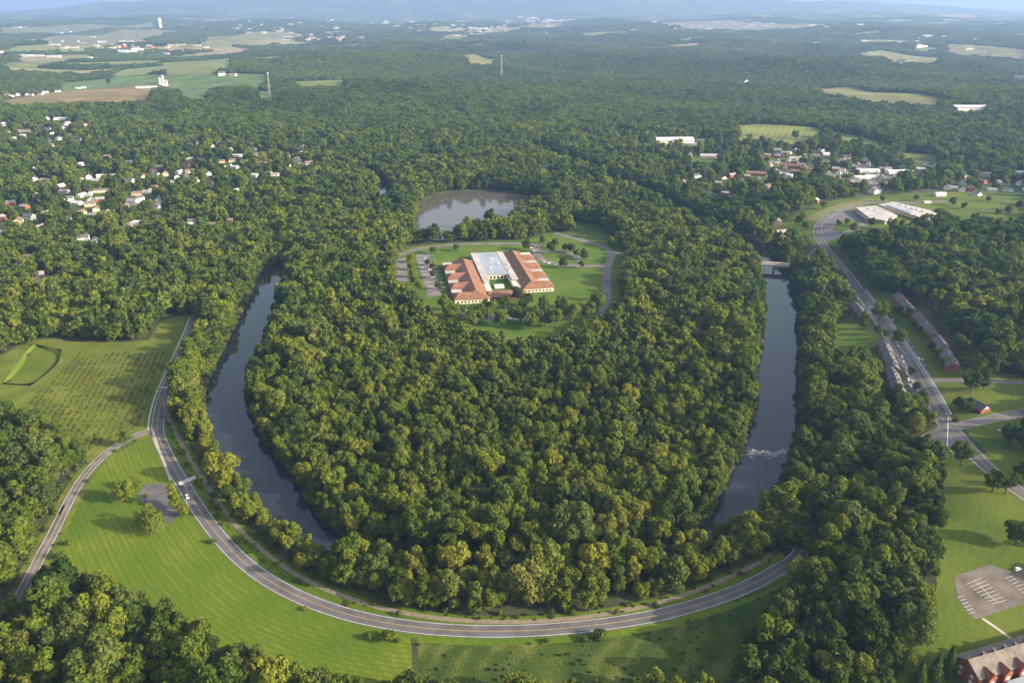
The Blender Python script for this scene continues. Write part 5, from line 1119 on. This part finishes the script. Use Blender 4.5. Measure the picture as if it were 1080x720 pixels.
x, y = P[:, 0], P[:, 1]; px, py, dep = proj(x, y, T(x, y))
it = inpoly(x, y, town_right); isb = inpoly(x, y, suburb)
keep = np.where(it, rng.random(len(x)) < .42, np.where(isb, rng.random(len(x)) < .60, rng.random(len(x)) < .95)); P, small, x, y, px, py, dep, it = P[keep], small[keep], x[keep], y[keep], px[keep], py[keep], dep[keep], it[keep]
nn = len(x)
sc_ = np.where(small, rng.uniform(.58, .95, nn), rng.uniform(.72, 1.28, nn)); sc_ = np.where(rng.random(nn) < .1, sc_ * 1.18, sc_); sc_ = np.where(it, sc_ * .85, sc_)
hs = rng.uniform(.82, 1.22, nn)
sc_ *= 1 + .16 * lown(x, y, 55, 4.0)
great = (rng.random(nn) < np.where(small, .07, .13)); sc_ = np.where(great, rng.uniform(1.35, 1.9, nn) * np.where(small, .82, 1), sc_); hs = np.where(great, rng.uniform(.8, 1.0, nn), hs)
_D = np.hypot(x, y); bx_, by_ = x + x / _D * 16, y + y / _D * 16
edge = (dist_line(bx_, by_, main_road, 20) < 11) | (dist_line(bx_, by_, branch_road, 20) < 8) | (dist_line(bx_, by_, highway, 24) < 15)
for poly in (meadow, rough_meadow, crop, basin, basin_side, park_lawn, house_lawn, street_zone, school_site, commerce): edge |= inpoly(bx_, by_, poly)
edge |= (river_sd(x, y) < 5) & ((y < 1000) | (x > 60)) & (y > river_line[:, 1].min() + 28)
great &= ~edge; sc_ = np.where(edge, np.minimum(sc_, rng.uniform(.75, 1.0, nn)), sc_)
cell = {}
for i in np.nonzero(great)[0]: cell.setdefault((int(x[i] // 12), int(y[i] // 12)), []).append(i)
drop = np.zeros(nn, bool)
for i in range(nn):
    if great[i]: continue
    a_, b_ = int(x[i] // 12), int(y[i] // 12)
    for da in (-1, 0, 1):
        for db in (-1, 0, 1):
            for j in cell.get((a_ + da, b_ + db), ()):
                if (x[i] - x[j]) ** 2 + (y[i] - y[j]) ** 2 < (5.6 * sc_[j]) ** 2: drop[i] = True
K = ~drop; x, y, px, py, dep, it, small, sc_, hs, isb = x[K], y[K], px[K], py[K], dep[K], it[K], small[K], sc_[K], hs[K], isb[keep][K]; nn = len(x)
dmain = dist_line(x, y, main_road, 60); strip = (dist_line(x, y, trail, 40) < 34) & (dmain < 60)
driv = dist_line(x, y, river_line, 70)
sc_ = np.where(strip, sc_ * .95, sc_)
tint = .44 + .15 * lown(x, y, 90, 1.0) + .10 * lown(x, y, 31, 2.0) + rng.normal(0, .17, nn)
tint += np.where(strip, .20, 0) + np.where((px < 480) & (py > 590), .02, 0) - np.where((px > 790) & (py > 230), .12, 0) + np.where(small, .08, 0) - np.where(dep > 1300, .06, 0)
tint = np.where(rng.random(nn) < .04, tint + .3, tint); tint = np.where(rng.random(nn) < .05, tint - .22, tint)
tint = np.clip(tint, .03, .98)
kindt = rng.random(nn) < np.where(small, .35, .22)
app = sc_ * np.where((px > 4) & (px < 1076) & (py > 0) & (py < 728), 1, 0) / dep
order = np.argsort(-app); N_IND = 262
ind = order[:N_IND]; mask = np.ones(nn, bool); mask[ind] = False
def region(px, py, strip_):
    if strip_: return 'riverside strip along the trail'
    if px < 70 and py < 610: return 'wood along the branch road'
    if px < 520: return 'wood below the meadow'
    if px > 770: return 'wood beyond the rough meadow' if py > 610 else 'wood above the road bend'
    return 'wood inside the river loop'
for i in ind:
    s_ = 'tall' if kindt[i] else 'large' if sc_[i] > 1.12 else 'small' if sc_[i] < .82 else 'round'
    rw = int(py[i] // 14); o = tree('tall' if kindt[i] else 'broad', x[i], y[i], float(sc_[i]), float(tint[i]), hs=float(hs[i]))
    rn = region(px[i], py[i], strip[i])
    row = '' if strip[i] else ['front rows', 'middle rows', 'back rows', 'far rows', 'farthest rows'][min(4, max(0, int((722 - py[i]) // 26)))] + ' of '
    reg(o, '%s %s tree, %s%s' % (s_, TONE(tint[i]), row, rn), px[i], 'broadleaf trees of ' + rn)
m = mask; xm, ym = x[m], y[m]; dm = dep[m]; nm_ = len(xm); kt = kindt[m]
lo = dm > 780
pid = np.where(lo, np.where(kt, np.array(SRC_OF['mtall'])[rng.integers(0, len(SRC_OF['mtall']), nm_)], np.array(SRC_OF['mbroad'])[rng.integers(0, len(SRC_OF['mbroad']), nm_)]),
               np.where(kt, np.array(SRC_OF['tall'])[rng.integers(0, len(SRC_OF['tall']), nm_)], np.array(SRC_OF['broad'])[rng.integers(0, len(SRC_OF['broad']), nm_)]))
PT, PI, PS, PR, PTn = [np.stack([xm, ym, T(xm, ym)], 1)], [pid], [np.stack([sc_[m], sc_[m], sc_[m] * hs[m]], 1)], [rng.uniform(0, 6.28, nm_)], [tint[m]]
for sp, y0, y1, key, sd_, big in ((22.5, 2300, 6200, 'clump', 3, 9), (54, 6200, 14500, 'grove', 4, 24)):
    P = grid(sp, y0, y1, sd_); P = P[frustum(P[:, 0], P[:, 1], -120, 1200)]; P = P[free(P[:, 0], P[:, 1], 0, big)]; P = P[rng.random(len(P)) < .96]
    n_ = len(P); s = rng.uniform(.8, 1.2, n_); PT.append(np.stack([P[:, 0], P[:, 1], T(P[:, 0], P[:, 1])], 1)); PI.append(np.array(SRC_OF[key])[rng.integers(0, len(SRC_OF[key]), n_)])
    PS.append(np.stack([s, s, s * rng.uniform(.8, 1.25, n_)], 1)); PR.append(rng.uniform(0, 6.28, n_)); PTn.append(np.clip(.36 + .17 * lown(P[:, 0], P[:, 1], 160, 1.0) + .16 * lown(P[:, 0], P[:, 1], 620, 2.6) + .10 * rng.normal(size=n_), .02, .9))
print('trees', nn, [len(q) for q in PT])
wd = scatter('woods', np.vstack(PT), np.concatenate(PI), np.vstack(PS), np.concatenate(PR), np.concatenate(PTn), wood_coll)
tag(wd, 'unbroken green broadleaf woods over the river loop and far hills', 'woods')

# ------------------------------------------------------------------ rows of the nursery, rough growth, woodland edges
r3 = np.random.default_rng(33)
rows = []
fa = R_(98)       # rows run away from the road
cgrid = grid(2.0, 520, 900, 8); cgrid = cgrid[inpoly(cgrid[:, 0], cgrid[:, 1], GP([(60, 398), (82, 372), (180, 372), (170, 390), (172, 408), (160, 438), (150, 450), (120, 462), (95, 474), (62, 450), (34, 440), (24, 430)]))]
ca, sa = math.cos(R_(12)), math.sin(R_(12)); uu_ = cgrid[:, 0] * ca + cgrid[:, 1] * sa
cgrid = cgrid[(np.mod(uu_, 5.6) < 2.2) & (r3.random(len(cgrid)) < np.clip(.85 + .4 * lown(cgrid[:, 0], cgrid[:, 1], 22, 5), .1, 1)) & (dist_line(cgrid[:, 0], cgrid[:, 1], main_road, 14) > 13)]
n_ = len(cgrid); s = r3.uniform(.25, .62, n_) * (1 + .35 * lown(cgrid[:, 0], cgrid[:, 1], 15, 6))
q = scatter('nursery_plants', np.stack([cgrid[:, 0], cgrid[:, 1], T(cgrid[:, 0], cgrid[:, 1])], 1), r3.integers(0, 3, n_), np.stack([s, s, s * .6], 1), r3.uniform(0, 6.28, n_), np.clip(.70 + .25 * lown(cgrid[:, 0], cgrid[:, 1], 40, 1) + r3.normal(0, .18, n_), 0, 1), shrub_coll)
tag(q, 'rows of low nursery plants on the sunny field by the road', 'nursery plants')
ug = grid(4.0, 300, 460, 9); ug = ug[inpoly(ug[:, 0], ug[:, 1], rough_meadow)]; ug = ug[(r3.random(len(ug)) < np.clip(.22 + .5 * lown(ug[:, 0], ug[:, 1], 14, 3), .02, .8)) & (dist_line(ug[:, 0], ug[:, 1], main_road, 12) > 10)]
eg = grid(4.2, 150, 1300, 10); eg = eg[frustum(eg[:, 0], eg[:, 1], -20, 1100, 740)]
e1 = free(eg[:, 0], eg[:, 1], 0, -3.4); e2 = free(eg[:, 0], eg[:, 1], 0, 4.0); eg = eg[e1 & ~e2 & (r3.random(len(eg)) < .5)]
bk_ = grid(3.4, 380, 1150, 12); sdv = river_sd(bk_[:, 0], bk_[:, 1]); bk_ = bk_[(sdv > -2.5) & (sdv < 6.5) & (r3.random(len(bk_)) < .75) & (dist_line(bk_[:, 0], bk_[:, 1], bridge_w, 12) > 11)]
na_ = len(ug); ug = np.vstack([ug, eg, bk_]); n_ = len(ug); s = r3.uniform(.3, 1.15, n_); s[:na_] *= .55; s[na_ + len(eg):] *= 1.9
q = scatter('undergrowth', np.stack([ug[:, 0], ug[:, 1], T(ug[:, 0], ug[:, 1])], 1), r3.integers(0, 3, n_), np.stack([s, s, s * r3.uniform(.5, 1.2, n_)], 1), r3.uniform(0, 6.28, n_), np.clip(r3.normal(.45, .2, n_), 0, 1), shrub_coll)
tag(q, 'low rough bushes along wood edges and the shaded meadow', 'undergrowth')

resolve()
for o in SC.objects:
    if o.parent is None and o.get('kind') is None and o.type == 'MESH' and o.get('category') is None: o['kind'] = 'structure'
# ------------------------------------------------------------------ the air
mb = MB(); mb.box(-50000, 50000, -2300, 50000, -60, 740); hz = mb.build('haze', M['white']); hz.data.materials.clear()
m = bpy.data.materials.new('haze_air'); m.use_nodes = True; t = m.node_tree; t.nodes.remove(t.nodes['Principled BSDF'])
v = t.nodes.new('ShaderNodeVolumePrincipled'); v.inputs['Color'].default_value = (.27, .42, .74, 1); v.inputs['Density'].default_value = HAZE_DENSITY; v.inputs['Anisotropy'].default_value = .15; v.inputs['Density Attribute'].default_value = ''
t.links.new(v.outputs[0], t.nodes['Material Output'].inputs['Volume']); hz.data.materials.append(m); tag(hz, 'thin blue summer haze over the whole valley', 'haze', None, 'stuff')
